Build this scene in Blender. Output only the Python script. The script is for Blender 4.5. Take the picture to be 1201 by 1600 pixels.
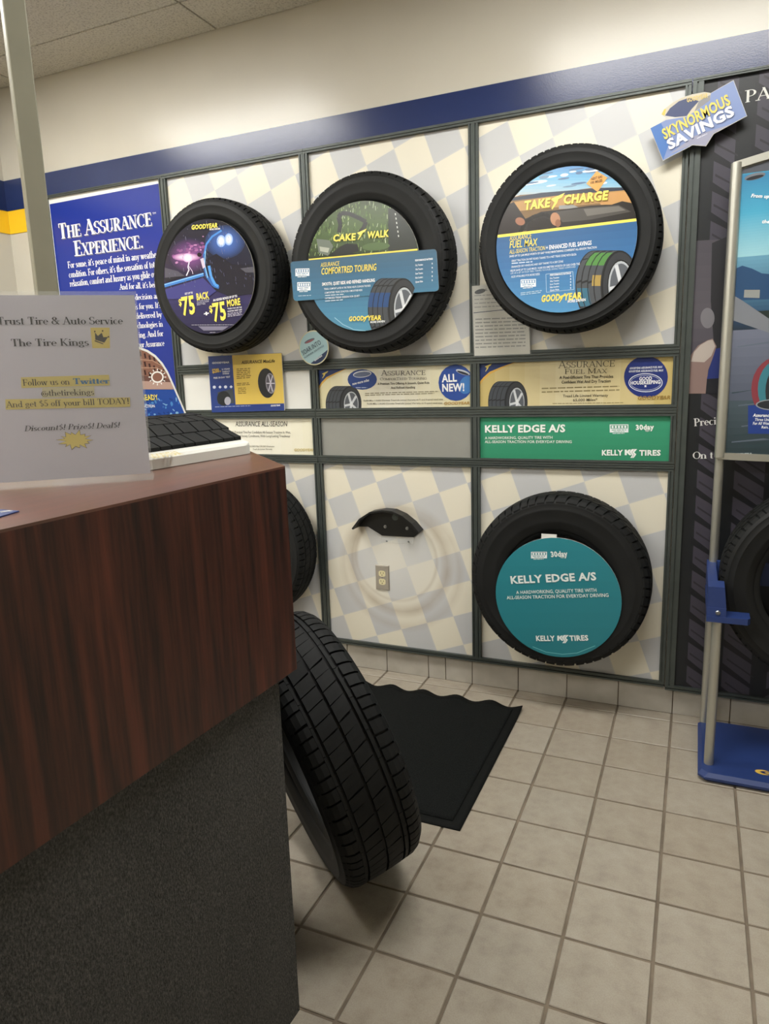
import bpy, bmesh, math, random
from mathutils import Matrix, Vector
random.seed(7)
for o in list(bpy.data.objects): bpy.data.objects.remove(o)
S = bpy.context.scene
COL = S.collection
PI = math.pi

# ------------------------------------------------------------------ camera
CAM = Vector((0.6596, -2.8801, 1.3836)); FPX = 1101.2212
RX = Vector((0.9162, 0.3994, -0.0314)).normalized()
RZ = Vector((-0.3979, 0.8977, -0.1895)).normalized()          # viewing direction
RY = RZ.cross(RX).normalized()                                # image down
RX = RY.cross(RZ).normalized()
cd = bpy.data.cameras.new('camera'); cam = bpy.data.objects.new('camera', cd); COL.objects.link(cam)
cd.sensor_fit = 'HORIZONTAL'; cd.sensor_width = 36.0; cd.lens = FPX / 1201 * 36.0
cd.clip_start = 0.02; cd.clip_end = 50
m = Matrix.Identity(4)
for i in range(3):
    m[i][0] = RX[i]; m[i][1] = -RY[i]; m[i][2] = -RZ[i]; m[i][3] = CAM[i]
cam.matrix_world = m
S.camera = cam

# ------------------------------------------------------------------ world, exposure
w = bpy.data.worlds.new('world'); S.world = w; w.use_nodes = True
w.node_tree.nodes['Background'].inputs[0].default_value = (0.75, 0.8, 0.9, 1)
w.node_tree.nodes['Background'].inputs[1].default_value = 0.02
S.view_settings.view_transform = 'Standard'; S.view_settings.look = 'None'
S.view_settings.exposure = 0.0; S.view_settings.gamma = 1.0; S.view_settings.use_curve_mapping = False
LAMP = 22.5            # emission of the fluorescent diffusers

# ------------------------------------------------------------------ picture-to-surface measuring
def ray(u, v): return RX * ((u - 600.5) / FPX) + RY * ((v - 800) / FPX) + RZ
class Plane:
    """a flat surface in the room: origin, right, up, outward normal"""
    def __init__(s, o, ex, ey):
        s.o = Vector(o); s.ex = Vector(ex).normalized(); s.ey = Vector(ey).normalized(); s.en = s.ex.cross(s.ey)
    def at(s, u, v):
        d = ray(u, v); t = (s.o - CAM).dot(s.en) / d.dot(s.en); p = CAM + d * t - s.o
        return (p.dot(s.ex), p.dot(s.ey))
    def w(s, a, b, c=0.0): return s.o + s.ex * a + s.ey * b + s.en * c
def wallplane(y): return Plane((0, y, 0), (1, 0, 0), (0, 0, 1))
def K(ox, oy, sc): return lambda x, y: (ox + sc * x, oy + sc * y)

# ------------------------------------------------------------------ materials
def srgb(h):
    h = h.lstrip('#'); c = [int(h[i:i + 2], 16) / 255 for i in (0, 2, 4)]
    return tuple([x / 12.92 if x <= .04045 else ((x + .055) / 1.055) ** 2.4 for x in c] + [1.0])
def newmat(name):
    mt = bpy.data.materials.new(name); mt.use_nodes = True
    nt = mt.node_tree; return mt, nt, nt.nodes['Principled BSDF']
def nd(nt, t, **kw):
    n = nt.nodes.new(t)
    for k, v in kw.items(): setattr(n, k, v)
    return n
def ramp(nt, fac, stops):
    r = nd(nt, 'ShaderNodeValToRGB'); e = r.color_ramp.elements
    while len(e) < len(stops): e.new(0.5)
    for i, (p, c) in enumerate(stops): e[i].position = p; e[i].color = srgb(c) if isinstance(c, str) else c
    nt.links.new(fac, r.inputs[0]); return r.outputs[0]
def coords(nt, scale=(1, 1, 1), rot=(0, 0, 0), loc=(0, 0, 0), kind='Object'):
    tc = nd(nt, 'ShaderNodeTexCoord'); mp = nd(nt, 'ShaderNodeMapping')
    mp.inputs['Scale'].default_value = scale; mp.inputs['Rotation'].default_value = rot; mp.inputs['Location'].default_value = loc
    nt.links.new(tc.outputs[kind], mp.inputs[0]); return mp.outputs[0]
def noise(nt, vec, scale, detail=3, rough=.5):
    n = nd(nt, 'ShaderNodeTexNoise'); n.inputs['Scale'].default_value = scale; n.inputs['Detail'].default_value = detail
    n.inputs['Roughness'].default_value = rough; nt.links.new(vec, n.inputs['Vector']); return n.outputs['Fac']
def mix(nt, fac, a, b, mode='MIX'):
    n = nd(nt, 'ShaderNodeMix', data_type='RGBA', blend_type=mode)
    for sock, val in ((n.inputs[0], fac), (n.inputs[6], a), (n.inputs[7], b)):
        if hasattr(val, 'is_output'): nt.links.new(val, sock)
        elif isinstance(val, str): sock.default_value = srgb(val)
        else: sock.default_value = val
    return n.outputs[2]
def bump(nt, h, strength, dist=0.002):
    b = nd(nt, 'ShaderNodeBump'); b.inputs['Strength'].default_value = strength; b.inputs['Distance'].default_value = dist
    nt.links.new(h, b.inputs['Height']); return b.outputs[0]
M = {}
def simple(name, color, rough=.5, metal=0.0, var=0.0, scale=20, bmp=0.0, bscale=200, spec=.5, coat=0.0):
    mt, nt, b = newmat(name); b.inputs['Roughness'].default_value = rough; b.inputs['Metallic'].default_value = metal
    b.inputs['Specular IOR Level'].default_value = spec; b.inputs['Coat Weight'].default_value = coat
    v = coords(nt); c = srgb(color)
    if var:
        n = noise(nt, v, scale, 4)
        lo = tuple(x * (1 - var) for x in c[:3]) + (1,); hi = tuple(min(1, x * (1 + var)) for x in c[:3]) + (1,)
        nt.links.new(ramp(nt, n, [(.3, lo), (.7, hi)]), b.inputs['Base Color'])
    else: b.inputs['Base Color'].default_value = c
    if bmp: nt.links.new(bump(nt, noise(nt, v, bscale, 2), bmp), b.inputs['Normal'])
    M[name] = mt; return mt
simple('wall_paint', '#bfbaad', .27, var=.03, scale=3, bmp=.12, bscale=90)
simple('navy_paint', '#1a2a58', .23, var=.05, scale=6, bmp=.1, bscale=220)
simple('yellow_paint', '#e8bd25', .4)
simple('frame_metal', '#474d4a', .42, .3, var=.08, scale=30)
simple('rubber', '#161717', .6, var=.25, scale=9, bmp=.05, bscale=300, spec=.3)
simple('rubber_tread', '#141515', .68, var=.3, scale=14, spec=.25)
simple('grey_board', '#8e8e88', .5, var=.02)
simple('white_board', '#e2e2dd', .4)
simple('board_edge', '#c9c7bf', .6)
simple('silver', '#b9b8ae', .38, .75)
simple('post_paint', '#8a8877', .5, .2, var=.06, scale=8)
simple('blue_plastic', '#25396f', .45, var=.05, scale=12)
simple('white_plastic', '#d9d9d2', .35)
simple('black_metal', '#141515', .45, .2)
simple('bolt_metal', '#8d9092', .3, .9)
simple('steel_plate', '#a8a195', .4, .35, var=.05, scale=40)
simple('ivory_plastic', '#dcd3a8', .4)
simple('slot_dark', '#1a1410', .6)
simple('mat_rubber', '#101110', .75, var=.2, scale=30, spec=.15)
simple('paper', '#b6b5be', .75)
simple('white_paper', '#cfcdc4', .6)
simple('grout', '#75695a', .9, var=.25, scale=12)
simple('light_metal', '#d8d8d0', .5)
# printing: colour comes from what is printed on the sheet
def printmat(name, rough, spec=.5):
    mt, nt, b = newmat(name); a = nd(nt, 'ShaderNodeAttribute', attribute_name='ink')
    nt.links.new(a.outputs['Color'], b.inputs['Base Color']); b.inputs['Roughness'].default_value = rough
    b.inputs['Specular IOR Level'].default_value = spec; M[name] = mt
printmat('print', .42, .4); printmat('print_gloss', .22, .5); printmat('print_matte', .8, .2)
def m_mat_pile():
    mt, nt, b = newmat('mat_pile'); v = coords(nt)
    nt.links.new(ramp(nt, noise(nt, v, 260, 2), [(.3, '#0d0e0e'), (.75, '#1f2120')]), b.inputs['Base Color'])
    b.inputs['Roughness'].default_value = .95; b.inputs['Specular IOR Level'].default_value = .1
    nt.links.new(bump(nt, noise(nt, v, 400, 2), .5, .003), b.inputs['Normal']); M['mat_pile'] = mt
m_mat_pile()
def m_carpet():
    mt, nt, b = newmat('carpet'); v = coords(nt, (1, 1, .55))
    n = noise(nt, v, 330, 3, .7); n2 = noise(nt, v, 5, 3)
    c = mix(nt, .35, ramp(nt, n, [(.3, '#2c2d2d'), (.5, '#545453'), (.72, '#7c7a76')]), ramp(nt, n2, [(.35, '#464543'), (.7, '#5b5a59')]))
    nt.links.new(c, b.inputs['Base Color']); b.inputs['Roughness'].default_value = 1; b.inputs['Specular IOR Level'].default_value = .05
    nt.links.new(bump(nt, n, .9, .004), b.inputs['Normal']); M['carpet'] = mt
m_carpet()
def m_wood(name, sc, lift, rough):
    mt, nt, b = newmat(name); v = coords(nt, sc)
    n1 = noise(nt, v, 1.0, 6, .55); n2 = noise(nt, coords(nt, tuple(x * 4.3 for x in sc)), 1.0, 4, .6)
    w1 = nd(nt, 'ShaderNodeTexWave', wave_type='BANDS', bands_direction='DIAGONAL')
    w1.inputs['Scale'].default_value = .55; w1.inputs['Distortion'].default_value = 9; w1.inputs['Detail'].default_value = 4; w1.inputs['Detail Scale'].default_value = .7
    nt.links.new(v, w1.inputs['Vector'])
    base = ramp(nt, n1, [(.39, '#0f0908'), (.47, '#28130e'), (.55, '#412016'), (.65, '#603022')])
    c = mix(nt, .28, base, ramp(nt, w1.outputs['Fac'], [(.1, '#1b100d'), (.8, '#5c2d20')]))
    c = mix(nt, .25, c, ramp(nt, n2, [(.35, '#120b09'), (.65, '#6a3826')]))
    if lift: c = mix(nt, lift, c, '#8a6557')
    nt.links.new(c, b.inputs['Base Color']); b.inputs['Roughness'].default_value = rough; M[name] = mt
m_wood('laminate_front', (30, 30, 1.6), 0, .42)
m_wood('laminate_top', (34, 2.0, 34), .42, .28)  # lift paints the pale reflected sheen of the top into its colour
def m_tile():
    mt, nt, b = newmat('floor_tile'); v = coords(nt, kind='Generated'); oi = nd(nt, 'ShaderNodeObjectInfo')
    ad = nd(nt, 'ShaderNodeVectorMath', operation='ADD'); nt.links.new(v, ad.inputs[0]); nt.links.new(oi.outputs['Location'], ad.inputs[1])
    n = noise(nt, ad.outputs[0], 3.5, 5, .6); n2 = noise(nt, ad.outputs[0], 60, 2)
    c = ramp(nt, n, [(.3, '#8f8476'), (.5, '#a29888'), (.75, '#aea698')])
    c = mix(nt, .25, c, ramp(nt, oi.outputs['Random'], [(0, '#958775'), (1, '#aaa499')]))
    c = mix(nt, .12, c, ramp(nt, n2, [(.35, '#6f6658'), (.6, '#b9b1a2')]))
    nt.links.new(c, b.inputs['Base Color']); b.inputs['Roughness'].default_value = .36
    nt.links.new(bump(nt, n, .15, .002), b.inputs['Normal']); M['floor_tile'] = mt
m_tile()
def m_base_tile():
    mt, nt, b = newmat('base_tile'); v = coords(nt)
    c = ramp(nt, noise(nt, v, 9, 4), [(.3, '#a49e93'), (.7, '#b8b3a9')])
    nt.links.new(c, b.inputs['Base Color']); b.inputs['Roughness'].default_value = .3; M['base_tile'] = mt
m_base_tile()
def m_ceiling():
    mt, nt, b = newmat('ceiling_tile'); v = coords(nt)
    n = noise(nt, v, 120, 3, .7)
    nt.links.new(ramp(nt, n, [(.36, '#a8a498'), (.5, '#cdc9bd')]), b.inputs['Base Color']); b.inputs['Roughness'].default_value = .95
    nt.links.new(bump(nt, n, .5, .003), b.inputs['Normal']); M['ceiling_tile'] = mt
m_ceiling()
# printed checkerboard of the display boards; the lattice turns by 20 degrees, squares 13.6 cm
LA = Vector((.127, .046)); LB = Vector((.046, -.129))
def m_checker(name, ox, oz, flip, cx, cz, ring=None):
    mt, nt, b = newmat(name); tc = nd(nt, 'ShaderNodeTexCoord'); g = nd(nt, 'ShaderNodeNewGeometry')
    sp = nd(nt, 'ShaderNodeSeparateXYZ'); nt.links.new(g.outputs['Position'], sp.inputs[0])
    def mth(op, a, c=None):
        n = nd(nt, 'ShaderNodeMath', operation=op)
        for i, val in enumerate((a, c)):
            if val is None: continue
            if hasattr(val, 'is_output'): nt.links.new(val, n.inputs[i])
            else: n.inputs[i].default_value = val
        return n.outputs[0]
    x = mth('SUBTRACT', sp.outputs[0], ox); z = mth('SUBTRACT', sp.outputs[2], oz)
    det = LA.x * LB.y - LA.y * LB.x
    i = mth('ADD', mth('MULTIPLY', x, LB.y / det), mth('MULTIPLY', z, -LB.x / det))
    j = mth('ADD', mth('MULTIPLY', x, -LA.y / det), mth('MULTIPLY', z, LA.x / det))
    s = mth('ADD', mth('FLOOR', i), mth('FLOOR', j))
    par = mth('ABSOLUTE', mth('MODULO', mth('ADD', s, float(flip)), 2.0))
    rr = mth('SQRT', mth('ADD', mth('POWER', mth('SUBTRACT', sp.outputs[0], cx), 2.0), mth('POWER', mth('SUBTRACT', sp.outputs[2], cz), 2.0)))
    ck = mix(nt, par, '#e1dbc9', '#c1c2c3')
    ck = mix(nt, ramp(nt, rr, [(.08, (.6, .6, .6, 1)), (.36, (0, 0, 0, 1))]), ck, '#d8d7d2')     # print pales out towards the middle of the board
    # grey shading along one side of each square is part of the print
    fi = mth('FRACT', i); fj = mth('FRACT', j)
    sh = mth('MULTIPLY', mth('GREATER_THAN', mth('MAXIMUM', fi, fj), .965), .25)
    ck = mix(nt, sh, ck, '#d9d6cc')
    if ring:
        n = noise(nt, tc.outputs['Object'], 7, 4)
        for (rx, rz, r0, wd, st) in ring:
            r2 = mth('SQRT', mth('ADD', mth('POWER', mth('SUBTRACT', sp.outputs[0], rx), 2.0), mth('POWER', mth('SUBTRACT', sp.outputs[2], rz), 2.0)))
            dd = mth('ABSOLUTE', mth('SUBTRACT', r2, r0))
            k = mth('MULTIPLY', mth('SUBTRACT', 1.0, mth('MINIMUM', mth('DIVIDE', dd, wd), 1.0)), mth('MULTIPLY', n, st))
            ck = mix(nt, k, ck, '#8d7550')
    nt.links.new(ck, b.inputs['Base Color']); b.inputs['Roughness'].default_value = .33; M[name] = mt
def m_glass(name, color, rough, alpha):
    mt, nt, b = newmat(name); b.inputs['Base Color'].default_value = srgb(color); b.inputs['Roughness'].default_value = rough
    b.inputs['Alpha'].default_value = alpha; M[name] = mt
m_glass('acrylic', '#e6ebea', .12, .07)
def m_emit(name, color, st):
    mt, nt, b = newmat(name); b.inputs['Emission Color'].default_value = color; b.inputs['Emission Strength'].default_value = st; M[name] = mt
m_emit('lamp_diffuser', (1.0, .985, .94, 1), LAMP)

# ------------------------------------------------------------------ mesh helpers
class MB:
    def __init__(s): s.v = []; s.f = []; s.c = []
    def add(s, vs, fs, col=None):
        k = len(s.v); s.v += [Vector(p) for p in vs]
        for f in fs: s.f.append([k + i for i in f]); s.c.append(col)
    def box(s, x0, x1, y0, y1, z0, z1, col=None):
        s.add([(x0, y0, z0), (x1, y0, z0), (x1, y1, z0), (x0, y1, z0), (x0, y0, z1), (x1, y0, z1), (x1, y1, z1), (x0, y1, z1)],
              [(0, 3, 2, 1), (4, 5, 6, 7), (0, 1, 5, 4), (1, 2, 6, 5), (2, 3, 7, 6), (3, 0, 4, 7)], col)
    def bbox(s, x0, x1, y0, y1, z0, z1, b, axis=2):
        """box with its four edges along `axis` and the rim on both ends chamfered"""
        def ring(d, h):
            X0, X1, Y0, Y1 = x0 + d, x1 - d, y0 + d, y1 - d
            return [(X0 + b, Y0, h), (X1 - b, Y0, h), (X1, Y0 + b, h), (X1, Y1 - b, h), (X1 - b, Y1, h), (X0 + b, Y1, h), (X0, Y1 - b, h), (X0, Y0 + b, h)]
        vs = ring(b * .6, z0) + ring(0, z0 + b * .6) + ring(0, z1 - b * .6) + ring(b * .6, z1)
        fs = [tuple(range(7, -1, -1)), tuple(range(24, 32))]
        for k in range(3):
            for i in range(8): fs.append((k * 8 + i, k * 8 + (i + 1) % 8, k * 8 + 8 + (i + 1) % 8, k * 8 + 8 + i))
        s.add(vs, fs)
    def prism(s, pts, dv, col=None):
        """pts: 3D polygon, extruded by dv"""
        n = len(pts); dv = Vector(dv); a = [Vector(p) for p in pts]; b = [p + dv for p in a]
        s.add(a + b, [tuple(range(n - 1, -1, -1)), tuple(range(n, 2 * n))] + [(i, (i + 1) % n, n + (i + 1) % n, n + i) for i in range(n)], col)
    def tube(s, path, r, n=10, cap=True):
        path = [Vector(p) for p in path]; rings = []
        for i, p in enumerate(path):
            d = (path[min(i + 1, len(path) - 1)] - path[max(i - 1, 0)]).normalized()
            a = d.orthogonal().normalized(); b = d.cross(a)
            if rings:
                pa = rings[-1][1]; a = (pa - d * pa.dot(d)).normalized(); b = d.cross(a)
            rr = r[i] if isinstance(r, (list, tuple)) else r
            rings.append(([p + a * math.cos(t) * rr + b * math.sin(t) * rr for t in [2 * PI * k / n for k in range(n)]], a))
        vs = [q for R_, _ in rings for q in R_]; fs = []
        for i in range(len(path) - 1):
            for k in range(n): fs.append((i * n + k, i * n + (k + 1) % n, (i + 1) * n + (k + 1) % n, (i + 1) * n + k))
        if cap: fs += [tuple(range(n - 1, -1, -1)), tuple(range((len(path) - 1) * n, len(path) * n))]
        s.add(vs, fs)
    def lathe(s, prof, n=64, closed=True, frame=None):
        """prof: (radius, along axis -Y); axis = local Y through the origin"""
        m_ = len(prof); vs = []; fs = []
        for k in range(n):
            t = 2 * PI * k / n
            for r, y in prof: vs.append((r * math.cos(t), y, r * math.sin(t)))
        for k in range(n):
            for i in range(m_ if closed else m_ - 1):
                j = (i + 1) % m_; k2 = (k + 1) % n
                fs.append((k * m_ + i, k * m_ + j, k2 * m_ + j, k2 * m_ + i))
        if frame: vs = [frame @ Vector(q) for q in vs]
        s.add(vs, fs)
    def build(s, name, mat, parent=None, smooth=False, auto=None):
        off = Vector(parent.location) if parent is not None and parent.get('_off', 1) else Vector()
        p = parent
        while p is not None and p.parent is not None:
            p = p.parent; off = off + Vector(p.location)
        me = bpy.data.meshes.new(name); me.from_pydata([tuple(q - off) for q in s.v], [], s.f)
        me.validate()
        if any(c is not None for c in s.c) and len(me.polygons) == len(s.f):
            at = me.color_attributes.new('ink', 'FLOAT_COLOR', 'CORNER'); k = 0
            for p_, c in zip(me.polygons, s.c):
                for _ in p_.loop_indices: at.data[k].color = c or (1, 1, 1, 1); k += 1
        me.materials.append(M[mat] if isinstance(mat, str) else mat)
        if smooth:
            for p_ in me.polygons: p_.use_smooth = True
            if auto: me.set_sharp_from_angle(angle=math.radians(auto))
        o = bpy.data.objects.new(name, me); COL.objects.link(o)
        if parent is not None: o.parent = parent
        return o
def fixn(o):
    bm = bmesh.new(); bm.from_mesh(o.data); bmesh.ops.recalc_face_normals(bm, faces=bm.faces); bm.to_mesh(o.data); bm.free(); return o
def thing(name, label, cat, loc=(0, 0, 0), group=None):
    o = bpy.data.objects.new(name, None); COL.objects.link(o); o.location = loc; o.empty_display_size = .05
    return tag(o, label, cat, group)
def tag(o, label, cat, group=None):
    o['label'] = label; o['category'] = cat
    if group: o['group'] = group
    return o
def struct(o): o['kind'] = 'structure'; return o

# ------------------------------------------------------------------ lettering
SERIF = {
'A': '.74|d .07 0 .37 1|D .35 1 .66 0|h .17 .53 .33|f .07 0|f .66 0', 'B': '.66|V .16 0 1|f .12 0|f .12 1|a .3 .75 .2 .24 -90 90|a .32 .26 .24 .25 -90 90|h .16 .32 .98|h .16 .32 .5|h .16 .34 .02',
'C': '.74|a .4 .5 .32 .48 42 318|v .64 .68 .98', 'D': '.78|V .16 0 1|f .12 0|f .12 1|a .34 .5 .34 .48 -90 90|h .16 .36 .98|h .16 .36 .02',
'E': '.66|V .16 0 1|f .12 0|f .12 1|h .16 .56 .98|h .16 .46 .52|h .16 .58 .02|v .56 .78 1|v .58 0 .24|v .46 .42 .62', 'F': '.62|V .16 0 1|f .16 0|f .12 1|h .16 .56 .98|h .16 .46 .5|v .56 .76 1|v .46 .4 .6',
'I': '.38|V .19 0 1|f .19 0|f .19 1', 'K': '.76|V .16 0 1|f .16 0|f .16 1|d .2 .4 .6 1|D .3 .54 .64 0|f .6 1|f .66 0',
'M': '.92|v .12 0 1|D .12 1 .44 .05|d .44 .05 .76 1|V .78 0 1|f .12 0|f .78 0|f .08 1|f .82 1', 'N': '.8|v .13 0 1|D .13 1 .64 0|v .64 0 1|f .13 0|f .09 1|f .64 1',
'O': '.8|a .4 .5 .33 .48 0 360', 'P': '.64|V .16 0 1|f .16 0|f .12 1|a .3 .73 .24 .25 -90 90|h .16 .32 .98|h .16 .32 .48',
'R': '.74|V .16 0 1|f .16 0|f .12 1|a .3 .74 .22 .24 -90 90|h .16 .32 .98|h .16 .32 .5|D .34 .5 .6 0|f .66 0', 'S': '.58|a .29 .74 .19 .24 40 270|a .29 .26 .21 .25 -140 90|v .5 .72 .98|v .06 .02 .28',
'T': '.7|V .35 0 1|f .35 0|h .06 .64 .98|v .07 .74 1|v .63 .74 1', 'U': '.78|V .16 .3 1|f .16 1|a .38 .32 .24 .31 180 360|v .62 .32 1|f .62 1',
'X': '.76|D .12 1 .62 0|d .12 0 .62 1|f .12 0|f .62 0|f .12 1|f .62 1', 'G': '.8|a .4 .5 .32 .48 42 330|V .66 .04 .42|h .5 .78 .44|v .64 .7 .98', 'H': '.82|V .16 0 1|V .64 0 1|h .16 .64 .52|f .16 0|f .16 1|f .64 0|f .64 1', 'L': '.64|V .16 0 1|f .12 0|f .16 1|h .16 .56 .02|v .56 0 .26', 'V': '.74|D .1 1 .37 0|d .37 0 .64 1|f .1 1|f .64 1', 'Y': '.74|D .1 1 .37 .46|d .64 1 .37 .46|V .37 0 .48|f .37 0|f .1 1|f .64 1', 'W': '1|D .1 1 .32 0|d .32 0 .5 1|D .5 1 .72 0|d .72 0 .92 1|f .1 1|f .92 1', 'Z': '.66|h .08 .58 .98|h .08 .6 .02|D .52 .98 .14 .02',
'a': '.52|V .37 0 .46|a .22 .46 .15 .14 0 160|a .22 .17 .14 .16 60 310|f .43 0', 'b': '.56|V .12 0 1|f .08 1|a .28 .31 .17 .29 -150 150', 'c': '.48|a .26 .31 .18 .29 50 310', 'd': '.58|V .43 0 1|f .39 1|a .25 .31 .17 .29 30 330|f .48 0',
'e': '.5|a .26 .31 .18 .29 0 312|h .1 .44 .34', 'f': '.36|V .14 0 .8|a .28 .8 .13 .18 40 180|h .02 .3 .6|f .14 0', 'g': '.52|a .23 .38 .14 .22 0 360|a .25 -.08 .19 .14 0 360|h .32 .5 .57', 'h': '.62|V .12 0 1|f .12 0|f .08 1|a .29 .38 .18 .22 0 150|V .47 0 .4|f .47 0',
'i': '.3|V .15 0 .6|f .15 0|f .11 .6|p .15 .84 .085', 'k': '.6|V .12 0 1|f .12 0|f .08 1|d .16 .28 .44 .6|D .26 .38 .48 0|f .5 0|f .43 .6', 'l': '.3|V .15 0 1|f .15 0|f .11 1', 'm': '.9|V .12 0 .6|f .12 0|f .08 .6|a .28 .38 .16 .21 0 150|V .44 0 .4|f .44 0|a .6 .38 .16 .21 0 150|V .76 0 .4|f .76 0',
'n': '.62|V .12 0 .6|f .12 0|f .08 .6|a .29 .38 .18 .22 0 150|V .47 0 .4|f .47 0', 'o': '.52|a .26 .31 .18 .29 0 360', 'p': '.56|V .12 -.3 .6|f .12 -.3|f .08 .6|a .28 .31 .17 .29 -150 150', 'r': '.44|V .13 0 .6|f .13 0|f .09 .6|a .3 .42 .14 .16 50 160|p .38 .52 .07',
's': '.44|a .22 .45 .12 .15 30 270|a .22 .16 .13 .15 -150 90', 't': '.36|V .16 .06 .82|h .02 .32 .6|a .24 .11 .09 .1 180 320', 'u': '.62|V .13 .2 .6|f .09 .6|a .3 .2 .17 .19 180 330|V .47 0 .6|f .43 .6|f .52 0', 'v': '.54|D .09 .6 .27 0|d .27 0 .46 .6|f .09 .6|f .46 .6',
'w': '.8|D .09 .6 .24 0|d .24 0 .4 .6|D .39 .6 .55 0|d .55 0 .71 .6|f .09 .6|f .39 .6|f .71 .6', 'x': '.54|D .09 .6 .44 0|d .09 0 .44 .6|f .09 0|f .44 .6', 'y': '.54|D .09 .6 .28 0|d .46 .6 .2 -.28|f .09 .6|f .46 .6|p .17 -.25 .06', 'z': '.5|h .06 .44 .58|h .06 .46 .02|D .38 .58 .12 .02',
'5': '.52|v .14 .5 1|h .14 .44 .95|h .14 .44 .99|a .24 .3 .19 .28 -150 120', '$': '.56|a .28 .72 .17 .2 40 270|a .28 .28 .19 .22 -140 90|v .28 -.08 1.08', '&': '.8|a .32 .77 .16 .2 0 360|a .3 .27 .22 .26 80 340|D .24 .66 .7 0|d .5 .1 .68 .5|f .68 .5',
'!': '.3|D .15 1 .15 .3|p .15 .08 .085', '@': '.9|a .45 .34 .38 .44 -300 20|a .43 .34 .15 .2 0 360|v .6 .16 .5', '.': '.24|p .12 .07 .075', ',': '.24|p .12 .06 .075|d .14 .04 .08 -.14', "'": '.2|D .1 1 .1 .76'}
def serif_polys(text, T, t, small=None):
    out = []; x = 0
    for ch in text:
        sc = 1.0
        if ch == ' ': x += .3; continue
        if small and ch.islower(): ch = ch.upper(); sc = small
        g = SERIF.get(ch) or SERIF['o']; parts = g.split('|'); adv = float(parts[0])
        def P(a, b): return (x + a * sc, b * sc)
        for cmd in parts[1:]:
            q = cmd.split(); k = q[0]; a = [float(z) for z in q[1:]]
            if k in 'Dd':
                h_ = (T if k == 'D' else t) / 2; out.append([P(a[0] - h_, a[1]), P(a[0] + h_, a[1]), P(a[2] + h_, a[3]), P(a[2] - h_, a[3])])
            elif k in 'Vv':
                h_ = (T if k == 'V' else t) / 2; out.append([P(a[0] - h_, a[1]), P(a[0] + h_, a[1]), P(a[0] + h_, a[2]), P(a[0] - h_, a[2])])
            elif k == 'h':
                out.append([P(a[0], a[2] - t / 2), P(a[1], a[2] - t / 2), P(a[1], a[2] + t / 2), P(a[0], a[2] + t / 2)])
            elif k == 'f':
                s0 = a[1] if a[1] <= 0 else a[1] - t; hw = T * .5 + .06; out.append([P(a[0] - hw, s0), P(a[0] + hw, s0), P(a[0] + hw, s0 + t), P(a[0] - hw, s0 + t)])
            elif k == 'p':
                out.append([P(a[0] + a[2] * math.cos(z), a[1] + a[2] * math.sin(z)) for z in [2 * PI * i / 8 for i in range(8)]])
            elif k == 'a':
                cx, cy, rx, ry, a0, a1 = a; n = max(4, int(abs(a1 - a0) / 22)); pr = None
                for i in range(n + 1):
                    z = math.radians(a0 + (a1 - a0) * i / n); th = t + (T - t) * abs(math.cos(z)) ** 1.6
                    c, s_ = math.cos(z), math.sin(z)
                    cur = (P(cx + (rx + th / 2) * c, cy + (ry + t / 2) * s_), P(cx + (rx - th / 2) * c, cy + (ry - t / 2) * s_))
                    if pr: out.append([pr[0], cur[0], cur[1], pr[1]])
                    pr = cur
        x += adv * sc
    return out, x
_sans = {}
def sans_mesh(text, bold):
    k = (text, round(bold, 3))
    if k not in _sans:
        cu = bpy.data.curves.new('t', 'FONT'); cu.body = text; cu.size = 1.0; cu.resolution_u = 2; cu.offset = min(bold, .04); cu.space_character = 1.0 + 1.6 * min(bold, .05); cu.fill_mode = 'FRONT'
        ob = bpy.data.objects.new('t', cu); COL.objects.link(ob)
        me = bpy.data.meshes.new_from_object(ob.evaluated_get(bpy.context.evaluated_depsgraph_get()))
        vs = [(v.co.x, v.co.y) for v in me.vertices]; fs = [tuple(p.vertices) for p in me.polygons]
        bpy.data.objects.remove(ob); bpy.data.curves.remove(cu); bpy.data.meshes.remove(me)
        _sans[k] = (vs, fs)
    return _sans[k]
INK = .86
def ink(c):
    if isinstance(c, str): c = srgb(c)
    l = .25 * c[0] + .6 * c[1] + .15 * c[2]; return tuple(l + (x - l) * INK for x in c[:3]) + (1.0,)
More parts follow.
